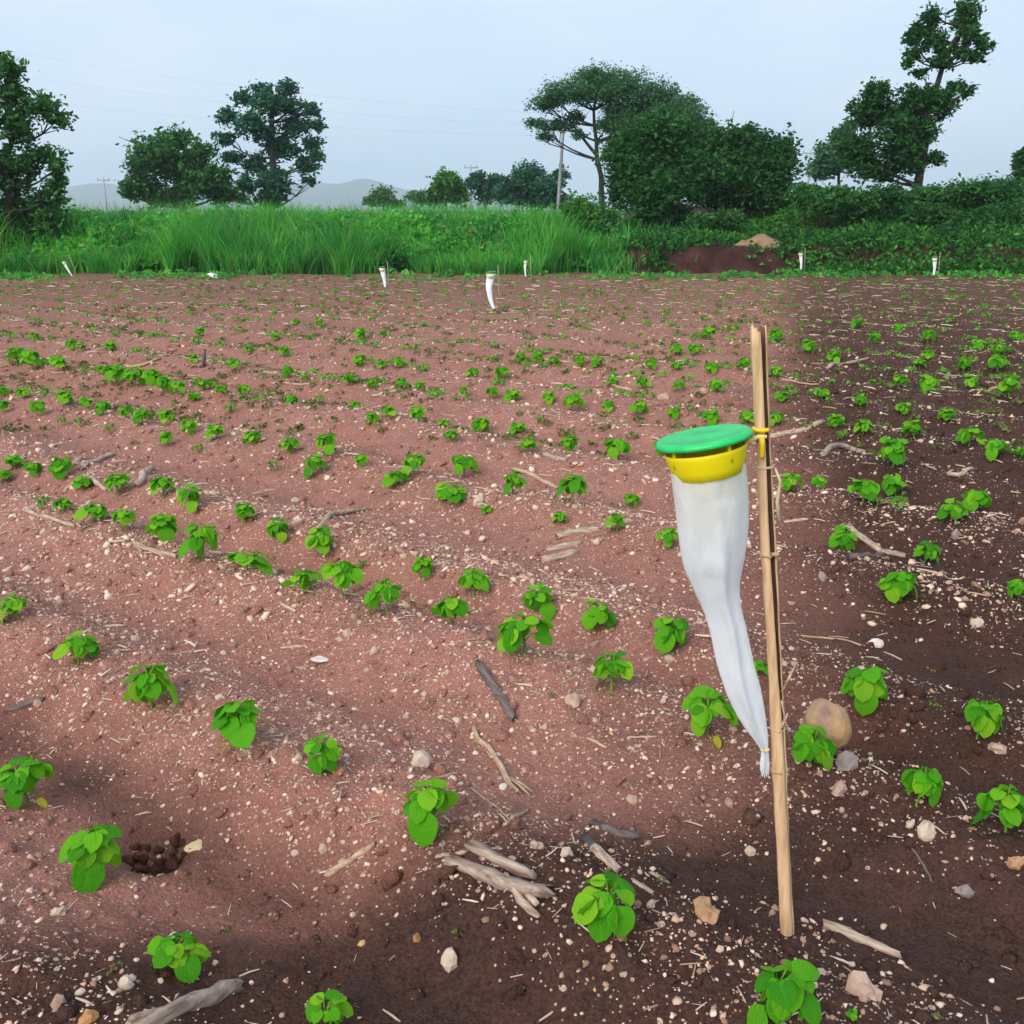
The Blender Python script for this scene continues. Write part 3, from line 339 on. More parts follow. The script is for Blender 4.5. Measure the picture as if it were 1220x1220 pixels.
crown_mat('feather', (0.036, 0.13, 0.06), (0.064, 0.19, 0.078), (0.11, 0.25, 0.095))
crown_mat('light', (0.034, 0.14, 0.032), (0.066, 0.22, 0.04), (0.12, 0.29, 0.055))
M['bark'] = plain('bark', (.022, .018, .016), (.055, .045, .038), 6, .9, .2, .6, .05)
M['pole_grey'] = plain('pole_grey', (.26, .27, .28), (.38, .38, .39), 4, .8)
M['wire'] = plain('wire', (.10, .11, .12), (.16, .17, .18), 4, .6)
M['leaf'] = leaf_mat('leaf', [(0, (.045, .28, .006)), (.35, (.095, .42, .008)), (.7, (.17, .52, .011)), (1, (.29, .58, .022))])
M['leaf_pale'] = leaf_mat('leaf_pale', [(0, (.09, .25, .03)), (.6, (.17, .33, .05)), (1, (.28, .36, .07))])
M['leaf_yellow'] = leaf_mat('leaf_yellow', [(0, (.45, .40, .03)), (1, (.55, .48, .04))])
M['stem'] = plain('stem', (.10, .22, .03), (.16, .26, .05), 20, .6)
M['stick_p'] = plain('stick_p', (.20, .125, .09), (.60, .46, .35), 110, .9, .2, .9, .004, (.12, 1, 1))
M['stick_s'] = plain('stick_s', (.26, .165, .10), (.58, .43, .29), 120, .9, .2, .9, .004, (.12, 1, 1))
M['stick_b'] = plain('stick_b', (.12, .075, .058), (.50, .38, .30), 80, .9, .2, .9, .004, (.12, 1, 1))
M['stick_d'] = plain('stick_d', (.075, .055, .052), (.21, .165, .15), 90, .9, .2, .9, .004, (.12, 1, 1))
M['char'] = plain('char', (.03, .028, .028), (.09, .08, .08), 30, .9)
for k, a, b in (('o', (.34, .18, .09), (.54, .33, .19)), ('g', (.20, .16, .145), (.33, .27, .25)), ('c', (.46, .34, .25), (.64, .51, .40)), ('t', (.36, .23, .17), (.52, .37, .29)),
                ('w', (.55, .46, .40), (.74, .67, .61)), ('y', (.50, .36, .19), (.66, .51, .30)), ('r', (.40, .18, .07), (.52, .27, .12))):
    M['stone_'+k] = plain('stone_'+k, a, b, 14, .88, .2, .5, .006)
M['boulder'] = plain('boulder', (.17, .135, .12), (.60, .34, .16), 9, .9, .15, .9, .02)
M['bamboo'] = plain('bamboo', (.46, .27, .14), (.74, .50, .30), 7, .55, .35, .35, .004, (14, 14, 1.2))
M['bamboo_in'] = plain('bamboo_in', (.09, .045, .035), (.20, .105, .07), 9, .85, .2, .5, .004, (14, 14, 1.5))
M['bamboo_node'] = plain('bamboo_node', (.30, .17, .085), (.52, .34, .20), 14, .7)
M['string'] = plain('string', (.50, .36, .25), (.66, .52, .38), 60, .9)
M['lid'] = plain('lid', (.010, .42, .10), (.020, .55, .14), 40, .42, .4, .05, .002)
M['lid_far'] = plain('lid_far', (.010, .16, .05), (.016, .22, .07), 5, .5)
M['funnel'] = plain('funnel', (.78, .50, .003), (.86, .60, .005), 5, .38, .4, .04, .002)
_m, _t, _o = new_mat('funnel'); _p = principled(_t, _o, (.98, .80, .010), .45, None, .35)
_tr = N(_t, 'ShaderNodeBsdfTranslucent'); _tr.inputs[0].default_value = (.95, .80, .03, 1); _mx = N(_t, 'ShaderNodeMixShader'); _mx.inputs[0].default_value = .18
_t.links.new(_p.outputs[0], _mx.inputs[1]); _t.links.new(_tr.outputs[0], _mx.inputs[2]); _t.links.new(_mx.outputs[0], _o.inputs[0]); M['funnel'] = _m
M['plug'] = plain('plug', (.72, .46, .01), (.80, .54, .02), 5, .45)
M['arm'] = plain('arm', (.74, .56, .20), (.82, .66, .30), 5, .5)
M['far_rim'] = plain('far_rim', (.62, .58, .36), (.70, .66, .44), 5, .5)
M['dirt'] = plain('dirt', (.20, .115, .070), (.34, .21, .13), 2.2, .95, .1, .8, .05)
M['hill'] = plain('hill', (.11, .135, .13), (.20, .21, .20), .01, .95, .1, .1, 1)
M['white_cloth'] = plain('white_cloth', (.70, .72, .76), (.82, .83, .86), 20, .8)
def sleeve_mat():
    m, t, o = new_mat('sleeve'); tc = N(t, 'ShaderNodeTexCoord').outputs['Object']
    mp = N(t, 'ShaderNodeMapping'); mp.inputs['Scale'].default_value = (1, 1, .35); t.links.new(tc, mp.inputs[0])
    n = noise(t, mp.outputs[0], 30, 5, .55); w = N(t, 'ShaderNodeTexWave'); w.inputs['Scale'].default_value = 260; t.links.new(tc, w.inputs[0])
    c = ramp(t, n, [(.3, (.90, .91, .95)), (.7, (.965, .97, .98))])
    p = principled(t, o, c, .32, bump(t, math_(t, 'ADD', n, math_(t, 'MULTIPLY', w.outputs['Fac'], .05)), .7, .010), .5)
    tr = N(t, 'ShaderNodeBsdfTranslucent'); tr.inputs[0].default_value = (.93, .94, .98, 1)
    mx = N(t, 'ShaderNodeMixShader'); mx.inputs[0].default_value = .36
    tp = N(t, 'ShaderNodeBsdfTransparent'); mx2 = N(t, 'ShaderNodeMixShader'); mx2.inputs[0].default_value = .03
    t.links.new(p.outputs[0], mx.inputs[1]); t.links.new(tr.outputs[0], mx.inputs[2])
    t.links.new(mx.outputs[0], mx2.inputs[1]); t.links.new(tp.outputs[0], mx2.inputs[2]); t.links.new(mx2.outputs[0], o.inputs[0]); return m
M['sleeve'] = sleeve_mat()

# ------------------------------------------------------------------ setting: terrain, field, bank, hills
def terrain_mat():
    m, t, o = new_mat('terrain'); tc = N(t, 'ShaderNodeTexCoord').outputs['Object']
    c = ramp(t, noise(t, tc, .25, 4), [(.3, (.020, .065, .014)), (.7, (.055, .115, .022))]); principled(t, o, c, .95, None, .1); return m
M['terrain'] = terrain_mat()
S = 3250.0
Vt = [(-S, -60, -.22), (S, -60, -.22), (S, S, -.22), (-S, S, -.22)]
tag(obj('terrain', mesh('terrain', Vt, [(0, 1, 2, 3)], M['terrain'], False)), kind='structure')

ys = [0.25]
while ys[-1] < 26.5: ys.append(ys[-1] + max(.0095, ys[-1]*.0062))
ys = np.array(ys); nc = 430
us = np.linspace(-1, 1, nc)
Y = np.repeat(ys[:, None], nc, 1); X = us[None, :]*(1.35 + .72*Y)
Z = soil_h(X, Y)*(1-.85*sstep(22.5, 24.5, Y)) - .10*sstep(25.0, 26.5, Y)
V = np.stack([X, Y, Z], -1).reshape(-1, 3); r_, c_ = len(ys), nc
idx = np.arange(r_*c_).reshape(r_, c_)
Fq = np.stack([idx[:-1, :-1], idx[:-1, 1:], idx[1:, 1:], idx[1:, :-1]], -1).reshape(-1, 4)
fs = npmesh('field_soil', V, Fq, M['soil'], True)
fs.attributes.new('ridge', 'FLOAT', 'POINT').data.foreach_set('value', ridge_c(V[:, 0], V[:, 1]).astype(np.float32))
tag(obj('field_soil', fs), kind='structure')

xs = np.linspace(1.6, 30, 190); yb = np.concatenate([np.linspace(23.0, 26, 60), np.linspace(26.2, 75, 60)])
X, Y = np.meshgrid(xs, yb); Z = bank_h(X, Y) - .06 + .03*vn(X*4, Y*4, 21)*(bank_h(X, Y) > .05)
idx = np.arange(X.size).reshape(X.shape)
Fq = np.stack([idx[:-1, :-1], idx[:-1, 1:], idx[1:, 1:], idx[1:, :-1]], -1).reshape(-1, 4)
def bank_mat():
    m, t, o = new_mat('bank_earth'); tc = N(t, 'ShaderNodeTexCoord').outputs['Object']; n = noise(t, tc, 2.5, 5)
    c = ramp(t, n, [(.3, (.028, .013, .011)), (.7, (.070, .032, .026))]); principled(t, o, c, .95, bump(t, noise(t, tc, 9, 5), .8, .06), .1); return m
M['bank'] = bank_mat()
tag(obj('earth_bank', npmesh('earth_bank', np.stack([X, Y, Z], -1).reshape(-1, 3), Fq, M['bank'], True)), kind='structure')

hx = np.linspace(HILLS[0][0], HILLS[-1][0], 160); hz = np.interp(hx, [p[0] for p in HILLS], [p[1] for p in HILLS])
hz = np.convolve(np.pad(hz, 1, mode='edge'), [.2, .6, .2], 'valid')
V = []
prof = [(2150, 0), (2300, .34), (2450, .74), (2600, 1.0), (2720, .8), (2900, .4), (3100, 0)]
for j, (yy, f) in enumerate(prof):
    for i, x in enumerate(hx):
        V.append((x, yy + 40*float(vn(x/180, j, 3)), -3 + (hz[i]+3)*f*(1 + (.10*float(vn(x/70, j*1.3, 5)) if f < 1 else 0))))
n = len(hx); Fh = [(j*n+i, j*n+i+1, (j+1)*n+i+1, (j+1)*n+i) for j in range(len(prof)-1) for i in range(n-1)]
tag(obj('hills', mesh('hills', V, Fh, M['hill'])), kind='structure')

# ------------------------------------------------------------------ trees and shrubs
def foliage(name, lobes, n_leaf, leaf, m, rs, parent, flat=.0):
    """leaf-sized bent faces gathered in twig clumps through the volume of every lobe"""
    area = np.array([l[3]*l[4]*2 for l in lobes]); share = area**.85; share = share/share.sum(); C = []
    for l, s in zip(lobes, share):
        k = max(6, int(n_leaf*s/11)); d = rs.normal(size=(k, 3)); d /= np.linalg.norm(d, axis=1)[:, None]
        rad = rs.random(k)**.5*(.98 + .20*rs.normal(size=k))
        c = d*rad[:, None]*np.array([l[3], (l[3]+l[4])*.5, l[4]]) + np.array([l[0], l[1], l[2]])
        sp = .13*(l[3]+l[4])*.5 + leaf*.7
        C.append(np.repeat(c, 11, 0) + rs.normal(size=(k*11, 3))*sp*np.array([1, 1, .7])*rs.uniform(.5, 1.3, (k, 1)).repeat(11, 0))
    C = np.concatenate(C); n = len(C)
    A = rs.normal(size=(n, 3)); A[:, 2] = A[:, 2]*.6 - .25; A /= np.linalg.norm(A, axis=1)[:, None]
    B = np.cross(A, rs.normal(size=(n, 3))); B /= np.linalg.norm(B, axis=1)[:, None]
    Nn = np.cross(A, B); s = leaf*(.6 + .8*rs.random(n))[:, None]
    V = np.stack([C - A*s, C + B*s*.48 + Nn*s*.12, C + A*s, C - B*s*.48 + Nn*s*.12], 1).reshape(-1, 3)
    Fq = np.arange(4*n).reshape(-1, 4)
    return obj('crown', npmesh(name+'_crown', V, Fq, m), parent)
def tree(key, name, label, cat, n_leaf, leaf, m, r0, group=None, seed=1, extra=()):
    b, T, lobes = TREES[key]; rs = np.random.default_rng(seed); root = empty(name, b)
    tag(root, label, cat, group)
    V, Fc = [], []
    P = resample([(p[0], p[1], p[2]) for p in T], 9); P[1:-1] += rs.normal(size=(7, 3))*r0*.35
    R_ = np.linspace(r0, r0*.32, 9); R_[0] *= 1.5
    tube(P, R_, 8, .12, seed, True, V, Fc)
    for l in lobes:                                    # one limb into every lobe
        c = np.array(l[:3]); low = P[P[:, 2] < c[2] - .25*abs(c[0]) + .01]
        s = low[-1] if len(low) else P[2]
        mid = (s + c)*.5 + np.array([0, 0, -.10*np.linalg.norm(c-s)]) + rs.normal(size=3)*.05*np.linalg.norm(c-s)
        Q = resample([s, mid, c], 6); rl = min(r0*.42, .08*(l[3]+l[4]))
        tube(Q, np.linspace(rl, rl*.25, 6), 5, .1, seed, False, V, Fc)
        for q in range(4):
            e_ = c + rs.normal(size=3)*np.array([l[3], l[3], l[4]])*.55
            tube([tuple(Q[3]), tuple((Q[3]+e_)*.5 + rs.normal(size=3)*.05), tuple(e_)], [rl*.4, rl*.28, rl*.12], 4, 0, seed, False, V, Fc)
    for Q, ra in extra: tube(resample(Q, 7), np.linspace(ra, ra*.4, 7), 6, .12, seed, False, V, Fc)
    obj('trunk', mesh(name+'_trunk', V, Fc, M['bark']), root)
    foliage(name, lobes, n_leaf, leaf, m, rs, root)
    return root
tree('T1', 'leafy_tree', 'tall dark tree with yellowish green boughs at the left edge', 'tree', 13500, .075, M['mid'], .13, seed=21)
tree('T2', 'broad_tree', 'bushy tree of medium height left of the tall round tree', 'tree', 12000, .12, M['mid'], .22, seed=22)
tree('T3', 'round_tree', 'tall round tree with sky showing through its crown, left of centre', 'tree', 13000, .12, M['blue'], .30, seed=23)
b4 = TREES['T4'][0]
tree('T4', 'umbrella_tree', 'feathery flat topped tree with dark forked trunk behind the dense bush trees', 'tree', 46000, .053, M['feather'], .12, seed=24,
     extra=[([(-.2, .1, 2.6), (-.9, .2, 3.4), (-1.5, .2, 4.2)], .07), ([(-.3, 0, 2.3), (.6, 0, 3.4), (1.1, 0, 4.4)], .08)])
tree('T5a', 'bush_tree', 'dense dark bush tree in front of the flat topped tree', 'tree', 27000, .07, M['dark'], .14, 'dense dark trees right of centre', 25)
tree('T5b', 'bush_tree', 'dense dark bush tree behind the dirt mound', 'tree', 22000, .07, M['dark'], .14, 'dense dark trees right of centre', 26)
tree('T6', 'small_tree', 'small round bright green tree on the grass line at centre', 'tree', 5000, .12, M['light'], .12, seed=27)
tree('T7a', 'small_tree', 'pale spreading far tree below the hill peak', 'tree', 2600, .17, M['light'], .14, seed=28)
tree('T7b', 'small_tree', 'tiny pale far tree left of the small round tree', 'tree', 1500, .17, M['light'], .12, seed=29)
tree('T7c', 'small_tree', 'ragged dark blue green tree right of the small round tree', 'tree', 3600, .15, M['blue'], .14, seed=30)
tree('T7d', 'small_tree', 'wide low dark tree left of the pale pole', 'tree', 7500, .14, M['blue'], .2, seed=31)
tree('T8', 'tall_tree', 'tall leaning tree with two high leaf clumps at the right', 'tree', 21000, .075, M['dark'], .15, seed=32)
tree('T9', 'small_tree', 'pale slender tree behind the tall leaning tree', 'tree', 4500, .11, M['feather'], .10, seed=33)
tree('T10', 'small_tree', 'dark tree cut off by the right edge of the picture', 'tree', 3000, .11, M['dark'], .12, seed=34)
SHL = {'S1': ('dark shrub below the pale slender tree', 'mid', 3800), 'S2': ('dark shrub at the foot of the tall leaning tree', 'dark', 3800), 'S3': ('flat topped green hedge shrub on the right skyline', 'mid', 7000),
       'S4': ('blackish shrub on the bank right of the tall tree', 'dark', 3000), 'S5': ('large dark shrub at the right edge by the field', 'dark', 6500), 'S6': ('low shrub behind the far right insect trap', 'dark', 4500),
       'S7': ('spreading low shrub right of the dirt mound', 'mid', 5000), 'S8': ('low weedy shrub under the dense dark trees', 'mid', 3000), 'S9': ('small shrub between two low shrubs on the right bank', 'dark', 3500), 'S10': ('green shrub in the grass at the pole foot', 'light', 3500)}
for i, (k, (lab, mk, n)) in enumerate(SHL.items()):
    tree(k, 'shrub', lab, 'shrub', n, .06, M[mk], .035, 'shrubs on the bank', 50+i)

# ------------------------------------------------------------------ tall grass, bank weeds (uncountable)
def blades(n, xs, ys, zs, hs, w, lean, rs, taper=True):
    az = rs.random(n)*2*math.pi; d = np.stack([np.cos(az), np.sin(az)], 1); L_ = lean*(.3 + rs.random(n))*hs
    wa = rs.random(n)*2*math.pi; wd = np.stack([np.cos(wa), np.sin(wa)], 1)*(w*(.5+rs.random(n)))[:, None]
    rows = []
    for f, ww in ((0, .55), (.4, 1.0), (.75, .75), (1.0, .04)):
        off = d*(L_*f**2)[:, None]; zz = zs + hs*(f - .18*f**3*(L_/hs))
        for sgn in (-1, 1):
            rows.append(np.stack([xs+off[:, 0]+sgn*wd[:, 0]*ww*.5, ys+off[:, 1]+sgn*wd[:, 1]*ww*.5, zz], 1))
    V = np.stack(rows, 1).reshape(-1, 3); b = (np.arange(n)*8)[:, None]
    Fq = np.concatenate([b+np.array([[k, k+1, k+3, k+2]]) for k in (0, 2, 4)], 0)
    return V, Fq
rs = np.random.default_rng(77)
n1, n2 = 38000, 20000
x1 = rs.uniform(-19, 4.2, n1); y1 = 24.2 + rs.random(n1)**1.6*6.0 + .6*vn(x1*.8, 0, 31) + .25*vn(x1*3, 0, 34)
x2 = rs.uniform(-40, 16, n2); y2 = rs.uniform(29, 62, n2)
keep2 = np.abs(x2) < 4 + .62*y2; x2, y2 = x2[keep2], y2[keep2]
x = np.r_[x1, x2]; y = np.r_[y1, y2]; k = sstep(2.0, 3.1, x)
sel = rs.random(len(x)) > k*.97; x, y = x[sel], y[sel]
x = x + .10*vn(x*5, y*5, 41); hgt = 1.20 + .26*vn(x*.45, y*.45, 32) + .24*vn(x*1.9, y*1.9, 33) + rs.normal(size=len(x))*.17
hgt *= .34 + .66*sstep(-.2, 1.5, y-24.1 + .7*vn(x*1.1, 7.0, 46)) + .12*rs.random(len(x)); hgt *= 1 + .28*vn(x*1.0+9, y*.5, 47); hgt = np.clip(hgt, .3, 1.75)*(1 - .62*sstep(.8, 2.6, x)) + .24*sstep(28, 45, y)
x = x + .22*vn(x*2.6, y*2.6, 43); y = y + .22*vn(x*2.6+40, y*2.6, 44)
V, Fq = blades(len(x), x, y, bank_h(x, y)-.15, hgt+.15, .012 + .026*rs.random(len(x))**2, .46, rs)
tag(obj('tall_grass', npmesh('tall_grass', V, Fq, M['grass'])), 'dense tall green fodder grass along the far field edge', 'grass', kind='stuff')
def leafy_tufts(n, kf, x, y, z, size, rs, up=.35):
    C = np.repeat(np.stack([x, y, z], 1), kf, 0); sz = np.repeat(size, kf)[:, None]
    d3 = rs.normal(size=(n*kf, 3)); d3 /= np.linalg.norm(d3, axis=1)[:, None]; d3[:, 2] = np.abs(d3[:, 2])
    P = C + d3*sz*rs.random((n*kf, 1))**.5; A = rs.normal(size=(n*kf, 3)); A[:, 2] -= up; A /= np.linalg.norm(A, axis=1)[:, None]
    B = np.cross(A, rs.normal(size=(n*kf, 3))); B /= np.linalg.norm(B, axis=1)[:, None]; s_ = (.035+.05*rs.random((n*kf, 1)))
    return np.stack([P-A*s_, P+B*s_*.5, P+A*s_, P-B*s_*.5], 1).reshape(-1, 3)
n3 = 9000
x = rs.uniform(1.8, 19, n3); y = 23.5 + rs.random(n3)**1.35*13
edge = 24.35 + .5*vn(x*.9, 3.0, 7) - 1.2*sstep(6.3, 7.2, x); sel = (y > edge) & ~((np.hypot((x-MOUND[0])/1.0, (y-25.0)/.7) < .95)); x, y = x[sel], y[sel]
size = np.clip(.22 + .14*vn(x*.9, y*.9, 51) + .10*rs.random(len(x)), .06, .6)*(1+.35*sstep(7, 9, x))
V = leafy_tufts(len(x), 10, x, y, bank_h(x, y)-.03, size, rs)
tag(obj('bank_weeds', npmesh('bank_weeds', V, np.arange(len(V)).reshape(-1, 4), M['weeds'])), 'dark green weeds covering the earth bank on the right', 'weeds', kind='stuff')
# broad-leaved weeds mixed into the grass belt
n4 = 8600; x = rs.uniform(-18, 2.6, n4); y = 24.5 + rs.random(n4)**1.5*4 + .5*vn(x*.8, 0, 31); f = sstep(-.3, 1.8, y-24.3)
sel = vn(x*.7, y*.7, 58) > -.35; x, y, f = x[sel], y[sel], f[sel]
V = leafy_tufts(len(x), 16, x, y, .10+1.12*f*rs.random(len(x))**.7, .15+.17*rs.random(len(x)), rs)
tag(obj('grass_weeds', npmesh('grass_weeds', V, np.arange(len(V)).reshape(-1, 4), M['grass'])), 'bushy broad leaved weeds growing through the tall grass', 'weeds', kind='stuff')

# dirt mound on the bank
mx_, my_, mz_, mr_ = MOUND
V = []; Fc = []; nr, na = 12, 36; base = float(bank_h(mx_, my_))
V.append((0, 0, mz_-base))
for i in range(1, nr+1):
    f = i/nr
    for j in range(na):
        a = 2*math.pi*j/na; rr = mr_*1.12*f*(1 + .13*float(vn(math.cos(a)*2+5, math.sin(a)*2, 61)))
        px, py = rr*math.cos(a), rr*.8*math.sin(a)
        V.append((px, py, (mz_-base)*(1-f**1.7)*(1+.40*float(vn(px*3.1+9, py*3.1, 62))) + .03*float(vn(px*9, py*9, 63)) - .15*f**4))
for j in range(na): Fc.append((0, 1+j, 1+(j+1) % na))
for i in range(nr-1):
    for j in range(na): Fc.append((1+i*na+j, 1+(i+1)*na+j, 1+(i+1)*na+(j+1) % na, 1+i*na+(j+1) % na))
tag(obj('dirt_mound', mesh('dirt_mound', V, Fc, M['dirt']), loc=(mx_, my_, base-.03)), 'heap of dry tan earth on the dark bank right of centre', 'mound')

# ------------------------------------------------------------------ poles and wires
PLAB = ['pale utility pole standing in the grass before the flat topped tree', 'distant utility pole on the left skyline', 'thin distant utility pole right of the small round tree', 'thin distant utility pole left of the tall leaning tree', 'utility pole beyond the left edge carrying the wires']
for i, (x, y, z) in enumerate(POLES[:4]):
    r = empty('utility_pole', (x, y, 0)); tag(r, PLAB[i], 'pole', 'utility poles')
    lean = [.28, 0, 0, 0, 0][i]; w = [.085, .10, .09, .09, .1][i]
    V, Fc = tube([(-lean, 0, -.3), (-lean*.5, 0, z*.5), (0, 0, z)], [w, w*.85, w*.65], 8, .02, i); obj('shaft', mesh('pole_shaft', V, Fc, M['pole_grey']), r)
    za = z - .25; V, Fc = tube([(-.55, 0, za), (.55, 0, za)], [.045, .045], 6); obj('crossarm', mesh('pole_crossarm', V, Fc, M['pole_grey']), r)
    for q in (-.5, 0, .5):
        V, Fc = tube([(q, 0, za+.03), (q, 0, za+.16), (q, 0, za+.2)], [.03, .045, .02], 6); obj('insulator', mesh('insulator', V, Fc, M['pole_grey']), r)
A, B = POLES[4], POLES[0]
for i, q in enumerate((-.5, 0, .5)):
    s = Vector((A[0]+q, A[1], A[2]-.6 + 1.9*q)); e_ = Vector((B[0]+q, B[1], B[2]-.3 + .8*q))
    P = [tuple(s.lerp(e_, k/24) + Vector((0, 0, -1.6*(k/24)*(1-k/24)*(1+.25*q)))) for k in range(25)]
    V, Fc = tube(P, [.0022]*25, 4); tag(obj('power_wire', mesh('power_wire', V, Fc, M['wire'])), ['lowest faint power wire between the left tree and the pale pole', 'middle faint power wire between the left tree and the pale pole', 'topmost faint power wire between the left tree and the pale pole'][i], 'wire', 'overhead wires')

# ------------------------------------------------------------------ stones, pebbles, clods
ICO_V = []; ph = (1+5**.5)/2
for s1 in (-1, 1):
    for s2 in (-1, 1): ICO_V += [(0, s1, s2*ph), (s1, s2*ph, 0), (s2*ph, 0, s1)]
ICO_V = np.array(ICO_V, float); ICO_V /= np.linalg.norm(ICO_V[0])
ICO_F = []
for i in range(12):
    for j in range(i+1, 12):
        for k in range(j+1, 12):
            d = [np.linalg.norm(ICO_V[a]-ICO_V[b]) for a, b in ((i, j), (j, k), (i, k))]
            if max(d) < 1.1:
                nn = np.cross(ICO_V[j]-ICO_V[i], ICO_V[k]-ICO_V[i])
                ICO_F.append((i, j, k) if nn @ ICO_V[i] > 0 else (i, k, j))
ICO_F = np.array(ICO_F)
def lumps(n, x, y, r, m, name, rs, sink=.38, rough=.42):
    """n deformed icosahedra resting on the soil, one mesh"""
    z = ground_h(x, y)
    sc = r[:, None]*(1 + rs.uniform(-.35, .35, (n, 3))); sc[:, 2] *= .75
    P = ICO_V[None]*(1 + rs.uniform(-rough, rough, (n, 12, 1)))
    P = P*sc[:, None, :]; a = rs.random(n)*6.283; ca, sa = np.cos(a)[:, None], np.sin(a)[:, None]
    Q = np.stack([P[..., 0]*ca - P[..., 1]*sa, P[..., 0]*sa + P[..., 1]*ca, P[..., 2]], -1)
    tl = rs.uniform(-.5, .5, n)[:, None]; Q[..., 2] += Q[..., 0]*tl
    Q += np.stack([x, y, z + sc[:, 2]*(1-2*sink)*.6], 1)[:, None, :]
    Fq = (ICO_F[None] + (np.arange(n)*12)[:, None, None]).reshape(-1, 3)
    return npmesh(name, Q.reshape(-1, 3), Fq, m)
def scatter(n, y0, y1, rs, power=1.0):
    """points spread over the visible wedge of the field"""
    y = (y0**power + rs.random(n)*(y1**power - y0**power))**(1/power); x = (rs.random(n)*2-1)*(.42 + .56*y); return x, y
def grit_density(x, y):
    q = row_q(x, y); d = .58 + .36*vn(x*1.6, y*1.6, 71) + .30*vn(x*5, y*5, 72) + .18*ridge_c(x, y)
    d = d - .60*np.exp(-((q-1.19)/.13)**2) - .35*np.exp(-((q-1.9)/.14)**2)*(y < 3) - .30*sstep(.0, 1.0, x-.12*y) - .18*sstep(2.2, 1.4, y)
    d = d + .30*sstep(1.9, 2.8, y)*(1-sstep(7, 10, y))*(1-.6*sstep(.1, .9, x-.1*y)); d = d*(1 - sstep(2.8, 4.5, y)*(1 - (.42 + .85*(.5+.5*ridge_c(x, y))**2))); return np.clip(d, .03, 1)
rs = np.random.default_rng(5)
def grit(n, y0, y1, rmin, rmax, power, name, label, m, dens=True):
    x, y = scatter(n, y0, y1, rs, power)
    if dens: s = rs.random(n) < grit_density(x, y); x, y = x[s], y[s]
    r = rmin*(rmax/rmin)**(rs.random(len(x))**2.5)
    tag(obj(name, lumps(len(x), x, y, r, m, name, rs)), label, 'gravel', kind='stuff')
grit(50000, 1.0, 5.0, .0018, .0088, 1.75, 'gravel', 'fine pale grit strewn over the near soil', M['pebble'])
grit(38000, 3.4, 16, .0050, .019, 1.2, 'gravel', 'pale gravel strewn over the farther rows', M['pebble'])
x, y = scatter(9000, 1.0, 11, rs, 1.2); r = .004*(5.5**(rs.random(9000)**2.2))*(1+.06*y)
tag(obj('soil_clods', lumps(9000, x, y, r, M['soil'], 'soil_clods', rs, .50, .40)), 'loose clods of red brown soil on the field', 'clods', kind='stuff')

def stone_mesh(seed, m, ax=(1, 1, 1), rough=.16, lv=2):
    import bmesh
    bm = bmesh.new(); bmesh.ops.create_icosphere(bm, subdivisions=lv, radius=.5)
    for v in bm.verts:
        p = v.co.copy(); f = 1 + rough*float(vn(p.x*3+seed, p.y*3+p.z*2.1, seed)) + rough*.5*float(vn(p.x*7+seed*2, p.z*7-p.y*3, seed+1))
        v.co = Vector((p.x*f*ax[0], p.y*f*ax[1], p.z*f*ax[2]))
    me = bpy.data.meshes.new('stone'); bm.to_mesh(me); bm.free(); me.materials.append(m)
    me.polygons.foreach_set('use_smooth', [lv > 2]*len(me.polygons)); return me
def gz(x, y): return float(ground_h(x, y))
occupied = []
for i, (x, y, w, h, k, lab) in enumerate(STONES):
    if i == 0:
        o = obj('stone', stone_mesh(3, M['boulder'], (w*.90, w*.85, h*1.16), .11, 4), loc=(x, y+.02, gz(x, y)+h*.42), rot=(.1, -.38, .3))
    elif k in 'wy':
        o = obj('stone', stone_mesh(i+5, M['stone_'+k], (w, w*.7, max(h*.5, .006)), .25, 2), loc=(x, y, gz(x, y)+.004), rot=(.1, .08, i))
    else:
        o = obj('stone', stone_mesh(i+5, M['stone_'+k], (w*1.05, w*.85, h*1.1), .42, 2), loc=(x, y, gz(x, y)+h*.12), rot=(.2*(i % 3), .15, i*.7))
    tag(o, lab, 'stone', 'singled out stones on the soil'); occupied.append((x, y))
# pebbles one can pick out singly: the largest ones near the camera
PM = [stone_mesh(40+i, M['pebble_one'], (1, rs.uniform(.7, 1), rs.uniform(.55, .85)), .34, 1) for i in range(9)]
LAND = [(s[0], s[1], s[5].split(' beside')[0].split(' on the')[0].split(' at the')[0].split(' in the')[0]) for s in STONES[:13]]
cnt = 0
while cnt < 230:
    x, y = scatter(1, 1.15, 5.2, rs, 1.0); x, y = float(x[0]), float(y[0])
    if rs.random() > grit_density(x, y)**1.3 or abs(x) > .5*y+.1: continue
    r = .0085*(2.3**(rs.random()**2))*(1 + .12*max(0, y-2))
    o = obj('pebble', PM[cnt % 9], loc=(x, y, gz(x, y)+r*.05), rot=(rs.normal()*.4, rs.normal()*.4, rs.random()*6.3)); o.scale = (2*r, 2*r, 2*r)
    q = float(row_q(x, y))
    side = 'near the left edge' if x < -.32*y else 'left of centre' if x < -.08*y else 'in the middle' if x < .12*y else 'near the stake' if x < .34*y else 'near the right edge'
    zone = 'in the foreground' if y < 1.75 else 'before the front row' if q < 1.25 else 'around the front row' if q < 1.9 else 'around the orange stone row' if q < 2.55 else 'behind the orange stone row' if q < 3.3 else 'in the middle rows'
    tag(o, f'pale pebble on the soil {zone}, {side}', 'pebble', f'pale pebbles {zone}, {side}'); cnt += 1
